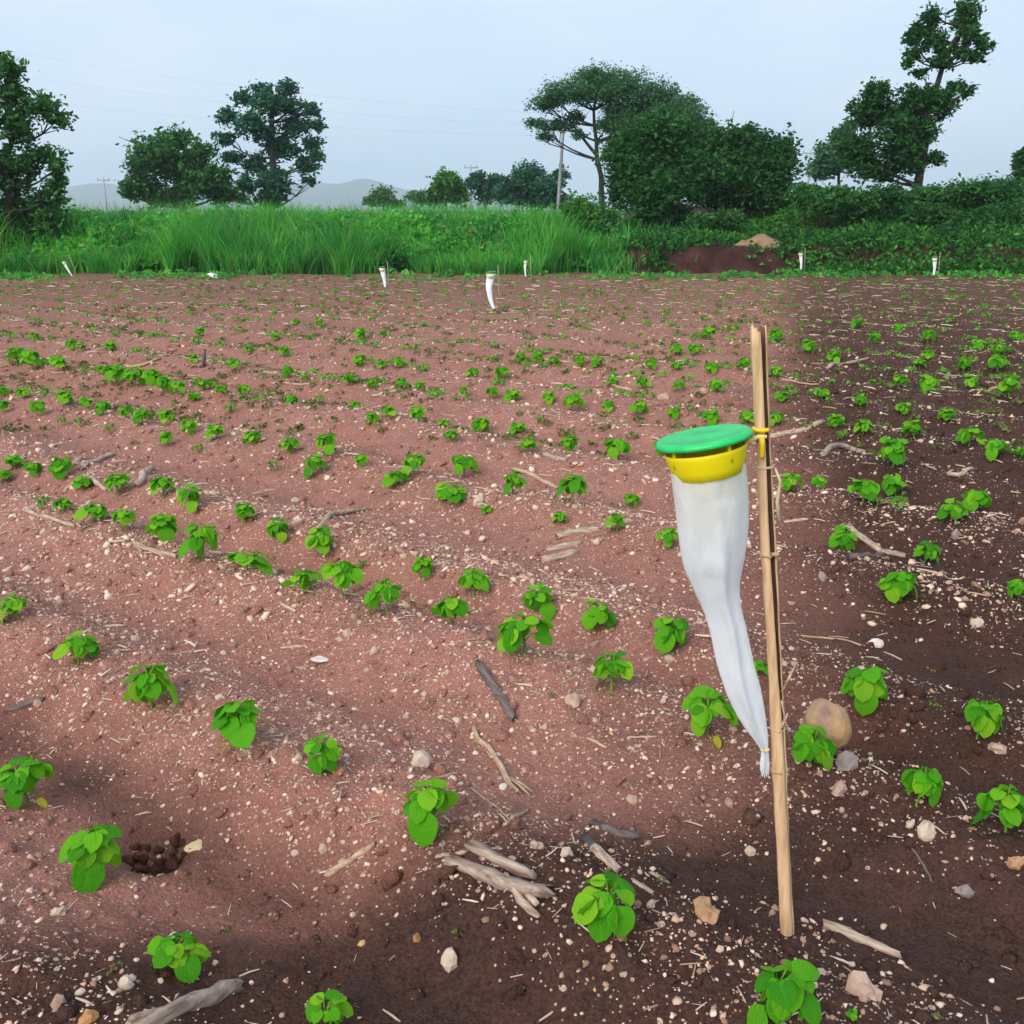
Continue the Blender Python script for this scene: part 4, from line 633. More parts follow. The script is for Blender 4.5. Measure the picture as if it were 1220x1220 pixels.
# crumbled dark earth in the hoof hole
hl = empty('clod_cluster', (HOOF[0], HOOF[1], gz(*HOOF))); tag(hl, 'cluster of dark crumbled clods in the hoof hole at lower left', 'clods')
M['clod_dark'] = plain('clod_dark', (.075, .029, .019), (.16, .064, .044), 40, .95, .1, .8, .01)
CM = [stone_mesh(80+k, M['clod_dark'], (1, .9, .8), .45, 2) for k in range(5)]
for i in range(26):
    a = i*2.4; rr = .085*((i*7 % 26)/26)**.6; s = .018+.020*((i*5) % 7)/7; px_, py_ = rr*math.cos(a), rr*.8*math.sin(a)
    o = obj('clod', CM[i % 5], hl, (px_, py_, gz(HOOF[0]+px_, HOOF[1]+py_)-gz(*HOOF)-s*.05), (i, i*.6, a)); o.scale = (s*1.3, s*1.2, s*1.0)

# ------------------------------------------------------------------ dry stalks and straw
def stalk_path(P2, r, lift=.35, n=8, seed=0):
    rr = random.Random(seed); P = resample(P2, n)
    z = np.array([gz(px, py) for px, py in P]); t = np.linspace(0, 1, n)
    lin = np.polyval(np.polyfit(t, z, 1), t); z = np.maximum(lin, z) if lift < 1 else z + lift*r
    L_ = float(np.linalg.norm(P[-1]-P[0]))
    return [(px + rr.uniform(-1, 1)*.016*L_, py + rr.uniform(-1, 1)*.016*L_, pz + r*.25) for (px, py), pz in zip(P, z)]
def stalk_mesh(P, r, m, seed, char=False):
    rr = random.Random(seed); n = len(P); Rr = [r*rr.uniform(.78, 1.08) for i in range(n)]; Rr[-1] *= .75
    V, Fc = tube(P, Rr, 9, .22, seed); sd = 9
    for k in range(sd):                                   # torn, splintered ends
        for b, sg in ((0, -1), ((n-1)*sd, 1)):
            a = Vector(V[b+k]); d = (Vector(P[1])-Vector(P[0]) if sg < 0 else Vector(P[-1])-Vector(P[-2])).normalized(); V[b+k] = tuple(a + d*sg*rr.uniform(-.4, 1.1)*r); me = mesh('stalk', V, Fc, m)
    if char:
        me.materials.append(M['char'])
        for p in me.polygons:
            if p.index < 16: p.material_index = 1
    return me
for i, (P2, r, k, lab) in enumerate(STICKS):
    P = stalk_path(P2, r, seed=i)
    if 'arched' in lab: P = [(a, b, c + .035*math.sin(math.pi*j/(len(P)-1))) for j, (a, b, c) in enumerate(P)]
    if 'sticking up' in lab: P = [(P[0][0], P[0][1], P[0][2]-.02), (P[0][0]+.01, P[0][1], P[0][2]+.06), (P[0][0]+.02, P[0][1], P[0][2]+.13)]
    m = M['stick_'+k]; c0 = P[0]; az = math.atan2(P[-1][1]-c0[1], P[-1][0]-c0[0])
    Rz = Matrix.Rotation(-az, 3, 'Z'); Pl = [tuple(Rz @ Vector((a-c0[0], b-c0[1], c-c0[2]))) for a, b, c in P]
    if 'split lower end' in lab:
        root = empty('dry_stalk', c0, az); tag(root, lab, 'stalk', 'dry stalks on the soil'); obj('stem', stalk_mesh(Pl, r, m, i), root)
        e_ = Vector(Pl[5]); f_ = Vector(Pl[-1])
        for q, (dx, dy) in enumerate(((.028, .022), (.016, .035))):
            obj('splinter', mesh('splinter', *tube([tuple(e_), tuple((e_+f_)/2 + Vector((dx*.6, dy*.6, .004))), tuple(f_ + Vector((dx, dy, .002)))], [r*.6, r*.5, r*.25], 6, .2, q), m), root)
    else:
        o = obj('dry_stalk', stalk_mesh(Pl, r, m, i, 'charred' in lab), loc=c0, rot=(0, 0, az)); tag(o, lab, 'stalk', 'dry stalks on the soil')
az = math.atan2(SPLIT[0][0][-1][1]-SPLIT[0][0][0][1], SPLIT[0][0][-1][0]-SPLIT[0][0][0][0]); Rz = Matrix.Rotation(-az, 3, 'Z')
root = empty('split_stalk', (SPLIT[0][0][0][0], SPLIT[0][0][0][1], gz(*SPLIT[0][0][0])), az); tag(root, 'thick split grey stalk lying left of the large front seedling', 'stalk', 'dry stalks on the soil')
for i, (P2, r) in enumerate(SPLIT):
    P = stalk_path(P2, r, seed=90+i); c0 = root.location; Pl = [tuple(Rz @ Vector((a-c0[0], b-c0[1], c-c0[2] + (.004 if i else 0)))) for a, b, c in P]
    obj(['stem', 'splinter', 'splinter', 'side_stem', 'fibre'][i], stalk_mesh(Pl, r, M['stick_b'] if i in (0, 3) else M['stick_p'], 90+i), root)
# straw litter
rs = np.random.default_rng(9)
NS = 6500; x, y = scatter(NS*2, 1.0, 22, rs, 1.15); kp = rs.random(NS*2) < .25 + .75*(.5+.5*ridge_c(x, y))**2; x, y = x[kp][:NS], y[kp][:NS]; NS = len(x); zz = ground_h(x, y); V, Fc = [], []
for i in range(NS):
    s = rs.uniform(.015, .055)*(1+.13*y[i])*(.7 if y[i] < 3 else 1); a = rs.random()*3.14; r = s*rs.uniform(.02, .06)
    z = float(zz[i]); dx, dy = s*.5*math.cos(a), s*.5*math.sin(a); k = rs.uniform(-.1, .25)*s
    tube([(x[i]-dx, y[i]-dy, z+r*.5), (x[i]+k*.2, y[i], z+r*1.5), (x[i]+dx, y[i]+dy, z+r+abs(k)*.3)], [r, r*1.1, r*.7], 4, .2, i, False, V, Fc)
tag(obj('straw_litter', mesh('straw_litter', V, Fc, M['straw'])), 'short bits of pale straw littered over the soil', 'straw', kind='stuff')

# ------------------------------------------------------------------ bean seedlings
def leaf_mesh(name, m, wid=.80, cup=.14, droop=.30, nx=4, ny=6):
    """rounded ovate leaflet: base at the origin, tip along +Y, folded along the midrib, arched"""
    V, Fc, UV = [], [], []
    for j in range(ny+1):
        f = j/ny; w = wid*.5*math.sin(math.pi*min(1, f**.80*.97+.02))**.50 if 0 < f < 1 else .02
        for i in range(nx+1):
            u = -1 + 2*i/nx
            V.append((u*w, f, -droop*f*f + cup*abs(u)*w*1.2*(1-.3*f) - .10*(abs(u)**2)*w + .020*math.sin(i*3+j*2.3+wid*9) + .03*abs(u)*w*math.sin(j*2.0+i))); UV.append((i/nx, f))
    for j in range(ny):
        for i in range(nx):
            a = j*(nx+1)+i; Fc.append((a, a+1, a+nx+2, a+nx+1))
    me = mesh(name, V, Fc, m); uv = me.uv_layers.new(name='UVMap')
    for lp in me.loops: uv.data[lp.index].uv = UV[lp.vertex_index]
    return me
LEAF = [leaf_mesh('bean_leaf', M['leaf'], w, c, d) for w, c, d in ((.92, .16, .28), (.84, .10, .42), (.98, .20, .20))]
LEAF_P = [leaf_mesh('pale_leaf', M['leaf_pale'], .6, .2, .3), leaf_mesh('pale_leaf', M['leaf_pale'], .7, .1, .45)]
LEAF_Y = leaf_mesh('yellow_leaf', M['leaf_yellow'], .6, .2, .3)
def layout(seed, kind):
    """unit plant, about 1 wide and 0.95 tall: petiole polylines and leaflet placements (matrix, mesh no., size)"""
    r = random.Random(seed); pet, leaves = [], []
    top = Vector((r.uniform(-.06, .06), r.uniform(-.06, .06), (.47 if kind == 'n' else .38 if kind == 'p' else .26))); H_ = top.z
    pet.append([(0, 0, -.15), (top.x*.4, top.y*.4, H_*.55), tuple(top)])
    n = {'n': 11, 'l': 8, 'p': 7}[kind]; a0 = r.random()*6.28
    for i in range(n):
        a = a0 + i*2.4 + r.uniform(-.35, .35); inner = i >= 6
        s = top*(.55 if i < 3 else .85 if i < 5 else 1.0)
        out = (r.uniform(.15, .27) if not inner else r.uniform(.06, .15)); z = H_*(1.0 if i < 2 else 1.30 if i < 6 else 1.5) + r.uniform(-.05, .08)
        e_ = Vector((math.cos(a)*out, math.sin(a)*out, z)); pet.append([tuple(s), tuple(s.lerp(e_, .5)+Vector((0, 0, .05))), tuple(e_)])
        sub = (0,) if i < 2 else ((-.95, .05, 1.0) if i < 6 else (-.6, .7))
        for da in sub:
            b = a + da + r.uniform(-.2, .2); pitch = -math.radians(r.uniform(12, 70) if not inner else r.uniform(-8, 38))
            if kind == 'l': pitch *= .35
            L_ = r.uniform(.40, .52) if i < 2 else r.uniform(.31, .42) if i < 6 else r.uniform(.22, .34)
            if kind == 'p': L_ *= .6
            mt = Matrix.Translation(e_) @ Matrix.Rotation(b - math.pi/2, 4, 'Z') @ Matrix.Rotation(pitch, 4, 'X') @ Matrix.Rotation(r.uniform(-.35, .35), 4, 'Y') @ Matrix.Scale(L_, 4)
            leaves.append((mt, r.randrange(3)))
    return pet, leaves
def pet_mesh(pet):
    V, Fc = [], []
    for i, P in enumerate(pet): tube(P, [.028, .024, .018] if i == 0 else [.015, .013, .011], 5, 0, i, False, V, Fc)
    return mesh('stem', V, Fc, M['stem'])
def joined(pet, leaves, lm):
    me = bpy.data.meshes.new('seedling'); V, Fc, UV, mi = [], [], [], []
    for mt, k in leaves:
        src = lm[k % len(lm)]; b = len(V); V += [tuple(mt @ v.co) for v in src.vertices]
        uvs = {lp.vertex_index: tuple(src.uv_layers[0].data[lp.index].uv) for lp in src.loops}
        for p in src.polygons: Fc.append(tuple(b+i for i in p.vertices)); UV += [uvs[i] for i in p.vertices]; mi.append(0)
    for i, P in enumerate(pet):
        nV, nF = tube(P, [.028, .024, .018] if i == 0 else [.015, .013, .011], 5, 0, i, False)
        b = len(V); V += nV
        for f in nF: Fc.append(tuple(b+q for q in f)); UV += [(0, 0)]*len(f); mi.append(1)
    me.from_pydata(V, [], Fc); me.update(); me.materials.append(lm[0].materials[0]); me.materials.append(M['stem'])
    uv = me.uv_layers.new(name='UVMap')
    uv.data.foreach_set('uv', np.array(UV, np.float32).ravel()); me.polygons.foreach_set('material_index', mi); me.polygons.foreach_set('use_smooth', [True]*len(Fc)); return me
LAY = {k: [layout(100*j+ord(k), k) for j in range(12)] for k in 'nlp'}
PETM = {k: [pet_mesh(p) for p, _ in LAY[k]] for k in LAY}
SMALL = {k: [joined(p, l, LEAF_P if k == 'p' else LEAF) for p, l in LAY[k][:8]] for k in LAY}
ROWS = [(1.2, 'in the short row at the lower left'), (1.9, 'in the row ending at the split grey stalk'), (2.58, 'in the row passing the orange stone'), (3.15, 'in the row just beyond the orange stone'),
        (4.3, 'in the second row beyond the orange stone'), (5.25, 'in the third row beyond the orange stone'), (6.0, 'in the fourth row beyond the orange stone'), (6.95, 'in the fifth row beyond the orange stone'), (7.6, 'in the sixth row beyond the orange stone'), (99, '')]
ORD = ['leftmost', 'second from left', 'third from left', 'fourth from left', 'fifth from left', 'sixth from left', 'seventh from left', 'eighth from left', 'ninth from left', 'tenth from left'] + [w+' from left' for w in 'eleventh twelfth thirteenth fourteenth fifteenth sixteenth seventeenth eighteenth nineteenth twentieth'.split()]
ORDR = ['rightmost'] + [w+' from right' for w in 'second third fourth fifth sixth seventh eighth ninth tenth eleventh twelfth thirteenth fourteenth fifteenth sixteenth seventeenth eighteenth nineteenth twentieth'.split()]
byrow = {}
for i, p in enumerate(PLANTS):
    q = float(row_q(p[0], p[1])); ri = next(j for j, (lim, _) in enumerate(ROWS) if q < lim); byrow.setdefault(ri, []).append(i)
LBL = {}
for ri, ids in byrow.items():
    for kind_ in (False, True):
        sub = sorted([i for i in ids if (PLANTS[i][3] == 'p') == kind_], key=lambda i: PLANTS[i][0])
        for k, i in enumerate(sub):
            x, y, w, kd, px = PLANTS[i]
            what = 'pale weed' if kind_ else 'low spreading bean seedling' if kd == 'l' else 'large bean seedling' if w > .135 else 'small bean seedling' if w < .085 else 'bean seedling'
            if ri < 9:
                LBL[i] = f'{what}, {(ORD[k] if k*2 < len(sub) else ORDR[len(sub)-1-k])} {ROWS[ri][1]}'
            else:
                side = 'at the far left' if x < -.3*y else 'left of centre' if x < -.1*y else 'in the far middle' if x < .1*y else 'behind the trap' if x < .28*y else 'at the far right'
                LBL[i] = f'tiny blurred {"pale weed" if kind_ else "green seedling"} in the distant rows {side}, {"nearer" if y < 11 else "farther"} half'
pr = random.Random(3)
for i, (x, y, w, kd, px) in enumerate(PLANTS):
    lay = pr.randrange(12 if (px >= 26 and kd != 'p') else 8); sc = w*(1.06 if px >= 70 else 1.18 if px >= 26 else 1.08)*pr.uniform(.9, 1.08); rz = pr.random()*6.28; z = gz(x, y)
    if px >= 26 and kd != 'p':
        root = empty('bean_seedling', (x, y, z), rz); root.scale = (sc, sc, sc*pr.uniform(.9, 1.12)); root.rotation_euler = (pr.uniform(-.2, .2), pr.uniform(-.2, .2), rz)
        pet, leaves = LAY[kd][lay]; obj('stem', PETM[kd][lay], root)
        for mt, k in leaves:
            o = obj('leaf', LEAF[k], root); o.matrix_local = mt @ Matrix.Rotation(pr.uniform(-.35, .35), 4, 'Z') @ Matrix.Rotation(pr.uniform(-.3, .2), 4, 'X') @ Matrix.Scale(pr.uniform(.78, 1.1), 4)
        if px > 55 and pr.random() < .45:
            o = obj('leaf', LEAF_Y, root); o['label'] = 'yellowed lower leaf'; o.matrix_local = Matrix.Translation((.18, -.12, .12)) @ Matrix.Rotation(-2.2, 4, 'Z') @ Matrix.Rotation(-.4, 4, 'X') @ Matrix.Scale(.22, 4)
    else:
        root = obj('weed_seedling' if kd == 'p' else 'bean_seedling', SMALL[kd][lay], loc=(x, y, z), rot=(0, 0, rz)); root.scale = (sc, sc, sc*pr.uniform(.8, 1.1))
    tag(root, LBL[i], 'weed' if kd == 'p' else 'seedling', ('distant seedlings ' + LBL[i].split('distant rows ')[1]) if 'distant rows' in LBL[i] else 'bean seedlings in the field rows')
# far rows: seedlings too many and too small to pick out singly, and sprouting weeds between the rows
rs = np.random.default_rng(14)
def far_tufts(n, y0, y1, smin, smax, name, m, label, inrow, cat):
    x, y = scatter(n*3, y0, y1, rs, 1.1); q = row_q(x, y); d = np.abs((row_phase(x, y)+.5) % 1-.5)*.88
    s = (d < .10) if inrow else (vn(x*.8, y*.8, 91) + .4*vn(x*2.5, y*2.5, 92) + .25*rs.normal(size=len(x)) > .15); x, y = x[s][:n], y[s][:n]; n = len(x)
    kf = 12; size = rs.uniform(smin, smax, n)
    c = np.stack([x, y, ground_h(x, y)], 1); C = np.repeat(c, kf, 0); sz = np.repeat(size, kf)[:, None]
    d3 = rs.normal(size=(n*kf, 3)); d3 /= np.linalg.norm(d3, axis=1)[:, None]; d3[:, 2] = np.abs(d3[:, 2])*.8 + .25
    P = C + d3*sz*.5; A = rs.normal(size=(n*kf, 3)); A /= np.linalg.norm(A, axis=1)[:, None]; B = np.cross(A, d3); B /= np.linalg.norm(B, axis=1)[:, None]+1e-6
    s_ = sz*.26
    V = np.stack([P-A*s_, P+B*s_*.6, P+A*s_, P-B*s_*.6], 1).reshape(-1, 3)
    tag(obj(name, npmesh(name, V, np.arange(len(V)).reshape(-1, 4), m)), label, cat, kind='stuff')
far_tufts(1900, 7.5, 22.8, .045, .10, 'far_seedlings', M['sprout'], 'tiny seedlings of the farthest rows', True, 'seedlings')
far_tufts(4200, 6.0, 23.8, .02, .075, 'weed_sprouts', M['olive'], 'fine pale green weed sprouts between the far rows', False, 'weeds')
far_tufts(700, 21.6, 24.8, .05, .24, 'edge_weeds', M['grass'], 'low weeds creeping out of the grass onto the field edge', False, 'weeds')
far_tufts(110, 1.4, 6.0, .010, .024, 'weed_sprouts', M['olive'], 'tiny weed sprouts between the near rows', False, 'weeds')

# ------------------------------------------------------------------ bamboo stake and insect trap
sb = Vector(STAKE[0]); stake = empty('bamboo_stake', (sb.x, sb.y, gz(sb.x, sb.y))); tag(stake, 'split bamboo stake leaning left and carrying the green lidded trap', 'stake')
SP = resample([(p[0]-sb.x, 0, p[2]-gz(sb.x, sb.y)) for p in reversed(STAKE)], 40)   # top to bottom
SP = np.vstack([SP, [SP[-1][0]+.006, 0, -.06]])
def stake_ring(i, n=18):
    f = i/(len(SP)-1); R_ = .0140 - .0008*f + .0005*math.sin(i*1.7); op = math.radians(50 if f < .5 else max(5, 50 - 300*(f-.5))); cdir = math.radians(-41 + 4*math.sin(i*.4))
    wall = .0034
    out, inn = [], []
    for k in range(n+1):
        a = cdir + op + (2*math.pi - 2*op)*k/n; rj = R_*(1 + .04*math.sin(k*1.3 + i*.5))
        out.append((rj*math.cos(a), rj*math.sin(a))); inn.append(((R_-wall)*math.cos(a), (R_-wall)*math.sin(a)))
    return out, inn
V, Fc, mi = [], [], []; n = 18; nodes_i = (13, 27)
for i, p in enumerate(SP):
    out, inn = stake_ring(i); g = 1.10 if i in nodes_i else 1.0
    zt = .012*math.sin(3) if i else 0
    for k, (a, b) in enumerate(out): V.append((p[0]+a*g, p[1]+b*g, p[2] + ((.003*math.sin(k*2.1)+.004*math.sin(k*.6)) if i == 0 else 0)))
    for k, (a, b) in enumerate(inn): V.append((p[0]+a, p[1]+b, p[2] + ((.003*math.sin(k*2.1)+.004*math.sin(k*.6)) if i == 0 else 0)))
m_ = 2*(n+1)
for i in range(len(SP)-1):
    for k in range(n):
        a = i*m_+k; Fc.append((a, a+m_, a+m_+1, a+1)); mi.append(0)
        b = i*m_+n+1+k; Fc.append((b, b+1, b+m_+1, b+m_)); mi.append(1)
    for k in (0, n):
        a = i*m_+k; b = i*m_+n+1+k; Fc.append((a, b, b+m_, a+m_) if k == 0 else (a, a+m_, b+m_, b)); mi.append(0)
for k in range(n): Fc.append((k, k+1, n+2+k, n+1+k)); mi.append(0)
me = mesh('cane', V, Fc, [M['bamboo'], M['bamboo_in']]); me.polygons.foreach_set('material_index', mi); obj('cane', me, stake)
for ni in nodes_i:                                              # swollen joints of the cane, open on the split side
    p = SP[ni]; V, Fc = [], []
    arc = []
    for k in range(17):
        a = math.radians(-41+48) + (2*math.pi - math.radians(96))*k/16; arc.append((p[0]+.0148*math.cos(a), p[1]+.0148*math.sin(a), p[2]+.001*math.sin(k)))
    V, Fc = tube(arc, [.0026]*17, 6); obj('node', mesh('cane_node', V, Fc, M['bamboo_node']), stake)
    V, Fc = tube([(p[0]-.006, p[1], p[2]), (p[0]+.010, p[1]-.006, p[2]+.003), (p[0]+.0155, p[1]-.008, p[2]+.004)], [.005, .0045, .003], 6); obj('node', mesh('cane_diaphragm', V, Fc, M['bamboo_node']), stake)
def ring_tie(name, zc, r, rad, turns, m, parent, tilt=0.0):
    i = int(np.argmin(np.abs(SP[:, 2]-zc))); p = SP[i]; P = []
    for k in range(turns*14+1):
        a = 2*math.pi*k/14; P.append((p[0]+r*math.cos(a), p[1]+r*math.sin(a), zc + .0022*k/14 + tilt*math.cos(a)*r))
    V, Fc = tube(P, [rad]*len(P), 5); return obj(name, mesh(name, V, Fc, m), parent), p
zS = lambda v: SP[0][2] + (v-391)/(1112-391)*(0-SP[0][2])
t1, p1 = ring_tie('string_tie', zS(535), .0155, .0012, 2, M['string'], stake, .1)
obj('loose_end', mesh('loose_end', *tube([(p1[0]+.016, -.004, zS(535)), (p1[0]+.026, -.008, zS(548)), (p1[0]+.024, -.006, zS(570)), (p1[0]+.029, -.006, zS(590))], [.002, .003, .0035, .0045], 6), M['string']), t1)
t2, p2 = ring_tie('string_tie', zS(838), .0150, .0009, 1, M['string'], stake)
p = SP[int(len(SP)*.53)]
for k, (dx, z0, z1, rr) in enumerate(((.020, zS(790), zS(756), .003), (.022, zS(800), zS(850), .0018), (.013, zS(840), zS(815), .0035))):
    obj('splinter', mesh('splinter', *tube([(p[0]+.010, -.010, z0), (p[0]+.010+dx*.5, -.012, (z0+z1)/2), (p[0]+.010+dx, -.013, z1)], [rr, rr*.9, rr*.6], 6, .2, k), M['stick_s']), stake)

def lathe(prof, n=48, close=False):
    V, Fc = [], []
    for r_, z_ in prof:
        for k in range(n): V.append((r_*math.cos(2*math.pi*k/n), r_*math.sin(2*math.pi*k/n), z_))
    for i in range(len(prof)-1):
        for k in range(n): Fc.append((i*n+k, i*n+(k+1) % n, (i+1)*n+(k+1) % n, (i+1)*n+k))
    if close: Fc.append(tuple(range(n)))
    return V, Fc
lx, ly, lz, lt = LID; RL = 58*lt/1223
TILT = Euler((math.radians(-3), math.radians(-11), 0)).to_matrix().to_4x4()
trap = empty('insect_trap', (lx, ly, lz)); trap.location = (lx, ly, lz); tag(trap, 'green lidded yellow funnel trap with long white sleeve hanging on the stake', 'insect trap')
def tilted(name, V, Fc, m, parent=trap, smooth=True):
    return obj(name, mesh(name, [tuple(TILT @ Vector(v)) for v in V], Fc, m, smooth), parent)
V, Fc = lathe([(RL*.001, .0085), (RL*.16, .0086), (RL*.17, .0078), (RL*.5, .0080), (RL*.86, .0066), (RL*.88, .0078), (RL*.92, .0072), (RL*.97, .0050), (RL, .001), (RL, -.003), (RL*.97, -.005), (RL*.93, -.003), (RL*.5, .001), (RL*.001, .001)], 64); tilted('lid', V, Fc, M['lid'])
zf = -.016; RF = RL*.84
V, Fc = lathe([(RF*.97, zf-.002), (RF, zf), (RF*1.02, zf-.003), (RF*1.0, zf-.008), (RF*.955, zf-.024), (RF*.90, zf-.032), (RF*.86, zf-.046), (RF*.62, zf-.052), (RF*.40, zf-.074), (RF*.22, zf-.095), (RF*.20, zf-.12),
               (RF*.185, zf-.12), (RF*.20, zf-.095), (RF*.38, zf-.072), (RF*.60, zf-.048), (RF*.82, zf-.042), (RF*.87, zf-.030), (RF*.92, zf-.022), (RF*.965, zf-.008), (RF*.97, zf-.002)], 56); tilted('funnel', V, Fc, M['funnel'])
for k in range(4):
    a = math.radians(-62 + 90*k); w = .006; r0 = RF*.93
    c = Vector((r0*math.cos(a), r0*math.sin(a), 0)); tt = Vector((-math.sin(a), math.cos(a), 0))
    V, Fc = tube([tuple(c + Vector((0, 0, zf-.020))), tuple(c + Vector((0, 0, zf/2-.003))), tuple(c + Vector((0, 0, .0)))], [.0045, .0035, .0045], 8); tilted('strut', V, Fc, M['funnel'])
# bracket: arm from the funnel rim to the stake and a plug with a ring round the cane
zc = lz - gz(sb.x, sb.y); i = int(np.argmin(np.abs(SP[:, 2]-(zc-.008)))); ps = SP[i]; sx_ = ps[0]+sb.x-lx; sy_ = sb.y-ly
pA = TILT @ Vector((RF*.95, .0, zf-.006))
V, Fc = tube([tuple(pA), tuple(pA.lerp(Vector((sx_-.014, sy_-.012, 0)), .5) + Vector((0, -.004, .002))), (sx_-.012, sy_-.014, .002), (sx_+.002, sy_-.018, .003)], [.006, .0042, .004, .0035], 8); obj('arm', mesh('arm', V, Fc, M['arm']), trap)
P = [(sx_+.0168*math.cos(a), sy_+.0168*math.sin(a), .014+.002*math.cos(a)) for a in np.linspace(math.radians(150), math.radians(285), 14)]
V, Fc = tube(P, [.004]*14, 8); obj('clamp_ring', mesh('clamp_ring', V, Fc, M['plug']), trap)
V, Fc = tube([(sx_-.0075, sy_-.020, .002), (sx_-.006, sy_-.021, -.012), (sx_-.005, sy_-.021, -.030), (sx_-.0045, sy_-.021, -.0335)], [.0048, .0046, .0042, .003], 12); obj('plug', mesh('plug', V, Fc, M['plug']), trap)
V, Fc = tube([tuple(TILT @ Vector((RF*.78, -.004, zf-.030))), (sx_-.020, sy_-.012, -.040), (sx_-.017, sy_-.013, -.056)], [.0018, .0015, .0015], 6); obj('cord', mesh('cord', V, Fc, M['string']), trap)
# sleeve of fine white cloth, flattened and creased towards the tie
SLc = np.array(SLEEVE); s_ = np.linspace(0, len(SLc)-1, 92); SLr = np.stack([np.interp(s_, range(len(SLc)), SLc[:, j]) for j in range(4)], 1)
for _ in range(3): SLr[1:-1] = .25*SLr[:-2]+.5*SLr[1:-1]+.25*SLr[2:]
V, Fc = [], []; na = 56
for i, (xl, zl, xr, zr) in enumerate(SLr):
    f = i/91; cx, cz = (xl+xr)/2, (zl+zr)/2; hw = math.hypot(xr-xl, zr-zl)/2; ax = Vector((xr-xl, 0, zr-zl)).normalized()
    fl = .92 - .50*min(1, f*2.2)
    for k in range(na):
        a = 2*math.pi*k/na; w = 1 + min(1, f*5)*(.050*math.sin(5*a + 6*f + 1.0) + .040*math.sin(9*a - 11*f) + .03*math.sin(3*a+23*f)) + min(1, f*4)*(.07*float(vn(a*2.2, f*14, 95)) + .05*(abs(float(vn(a*3.1+f*9, f*26, 96)))-.4) + .06*(abs(float(vn(a*1.7-f*12, f*17, 97)))-.4))
        fold = .016*min(1, f*4)*(1-f*.5)*math.exp(-((a-4.55-.35*math.sin(f*5))/.16)**2)      # one long sharp crease on the near side
        dpt = hw*fl*w*math.sin(a)
        V.append((cx + ax.x*hw*math.cos(a)*(.96+.04*w) - lx, dpt + .012*f - fold, cz + ax.z*hw*math.cos(a) - lz + .003*math.sin(k*1.1)*(1 if i == 91 else 0)))
for i in range(91):
    for k in range(na): Fc.append((i*na+k, (i+1)*na+k, (i+1)*na+(k+1) % na, i*na+(k+1) % na))
obj('sleeve', mesh('sleeve', V, Fc, M['sleeve']), trap)
xl, zl, xr, zr = SLEEVE[14]; r_ = (xr-xl)/2
P = [((xl+xr)/2-lx + r_*1.15*math.cos(a), .010 + r_*.75*math.sin(a), (zl+zr)/2-lz + .0015*a/6.28) for a in np.linspace(0, 4*math.pi, 26)]
V, Fc = tube(P, [.0022]*26, 5); obj('sleeve_tie', mesh('sleeve_tie', V, Fc, M['arm']), trap)

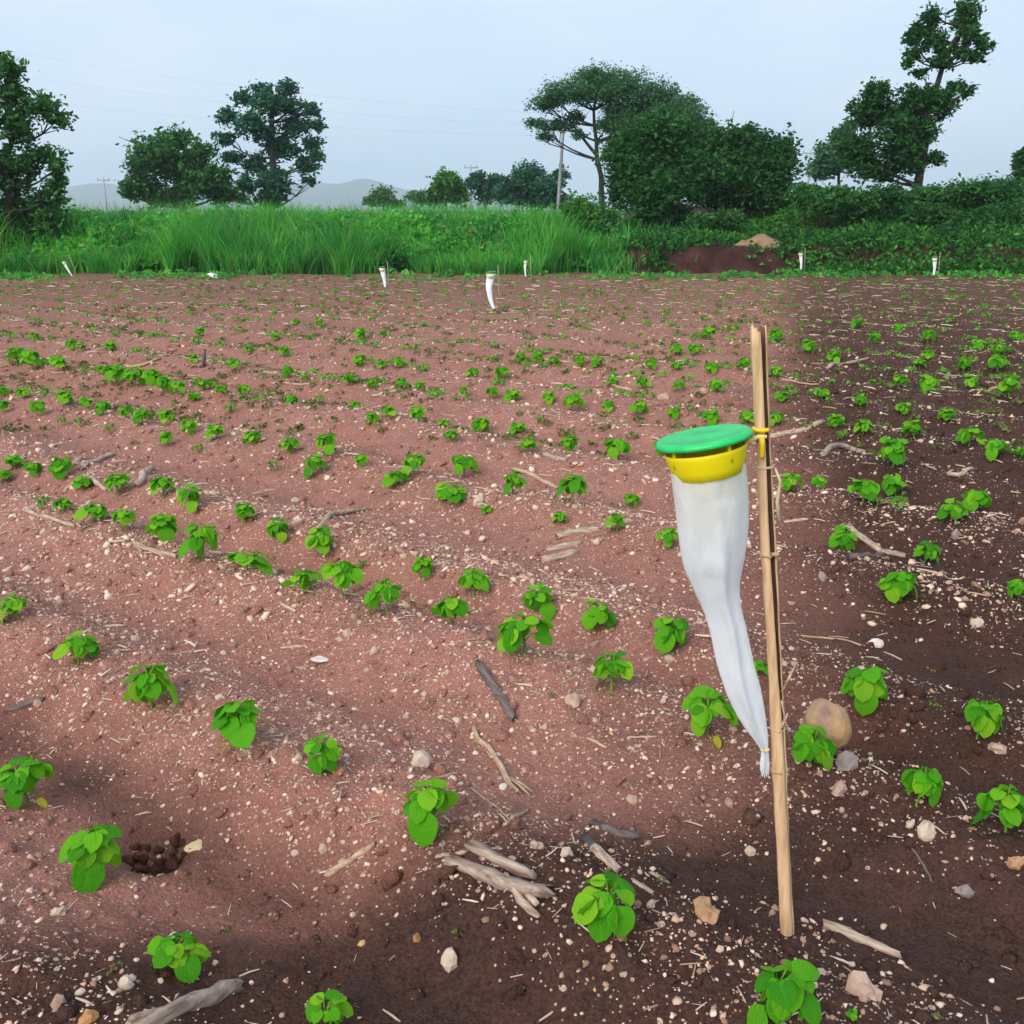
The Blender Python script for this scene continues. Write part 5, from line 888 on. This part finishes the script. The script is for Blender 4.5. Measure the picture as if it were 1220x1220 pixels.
# ------------------------------------------------------------------ the other traps across the field
for j, (x, y, zt, lab) in enumerate(FAR_TRAPS):
    g0 = gz(x, y); r = empty('insect_trap', (x, y, g0)); tag(r, lab, 'insect trap', 'insect traps across the field'); zt -= g0
    rr = random.Random(j); R_ = [.062, .052, .032, .036, .045, .045][j]; bend = [-.035, .02, -.01, .0, .02, .015][j]; low = [.05, .05, .10, .02, .08, .16][j]
    V, Fc = [], []; rows = 14; na = 14; L_ = zt - low
    for i in range(rows+1):
        f = i/rows; w = R_*(1-.62*f**.8) if f < .93 else R_*.28*(1+4*(f-.93)); dx = bend*math.sin(f*math.pi*.9) + [.05, .04, .01, .04, .03, .01][j]*f*f - (0 if j != 3 else .10*(1-f))
        for k in range(na):
            a = 2*math.pi*k/na; V.append((dx + w*math.cos(a)*(1+.08*math.sin(3*a+i)), w*.6*math.sin(a)*(1+.1*math.sin(2*a+i*.7)), zt - f*L_))
    for i in range(rows):
        for k in range(na): Fc.append((i*na+k, (i+1)*na+k, (i+1)*na+(k+1) % na, i*na+(k+1) % na))
    obj('sleeve', mesh('far_sleeve', V, Fc, M['white_cloth']), r); tx = -(0 if j != 3 else .10)
    V, Fc = lathe([(R_*.7, -.05), (R_*1.0, -.03), (R_*1.12, .012), (R_*1.05, .012), (R_*.6, -.03)], 18); obj('funnel', mesh('far_funnel', V, Fc, M['far_rim']), r, (tx, 0, zt+.012))
    V, Fc = lathe([(.001, .010), (R_*1.2, .006), (R_*1.32, 0), (R_*1.25, -.004), (.001, 0)], 20); obj('lid', mesh('far_lid', V, Fc, M['lid_far']), r, (tx, 0, zt+.045), (.05, -.1, 0))
    V, Fc = tube([(.115, .02, -.05), (.11, .02, zt*.6), (.10+tx, .02, zt+.14)], [.009, .008, .007], 6); obj('stake', mesh('far_stake', V, Fc, M['stick_b']), r)
x, y = FALLEN; V, Fc = [], []
for i in range(11):
    f = i/10; w = .05*math.sin(math.pi*min(.98, f*.85+.12))
    for k in range(12):
        a = 2*math.pi*k/12; V.append((-.10+.26*f + .02*math.sin(k*2.1+i), .02*math.sin(i*1.3)+w*math.cos(a), .10-.07*f + w*math.sin(a)*(1+.25*math.sin(k*2+i))))
Fc = [(i*12+k, (i+1)*12+k, (i+1)*12+(k+1) % 12, i*12+(k+1) % 12) for i in range(10) for k in range(12)] + [tuple(range(12)), tuple(120+k for k in reversed(range(12)))]
tag(obj('crumpled_sleeve', mesh('crumpled_sleeve', V, Fc, M['white_cloth']), loc=(x, y, gz(x, y))), 'crumpled white sleeve lying at the grass edge on the left', 'sleeve')

# ------------------------------------------------------------------ haze
hm = bpy.data.materials.new('haze'); hm.use_nodes = True; t = hm.node_tree; t.nodes.clear()
ho = t.nodes.new('ShaderNodeOutputMaterial'); hv = t.nodes.new('ShaderNodeVolumePrincipled')
hv.inputs['Color'].default_value = (.80, .89, 1.0, 1); hv.inputs['Density'].default_value = HAZE; hv.inputs['Anisotropy'].default_value = .15
t.links.new(hv.outputs[0], ho.inputs['Volume'])
B0, B1 = (-3300, -90, -4.5), (3300, 3300, 125)
V = [(a, b, c) for a in (B0[0], B1[0]) for b in (B0[1], B1[1]) for c in (B0[2], B1[2])]
tag(obj('haze', mesh('haze', V, [(0, 1, 3, 2), (4, 6, 7, 5), (0, 4, 5, 1), (2, 3, 7, 6), (0, 2, 6, 4), (1, 5, 7, 3)], hm, False)), 'thin pale air haze over the fields', 'haze', kind='stuff')
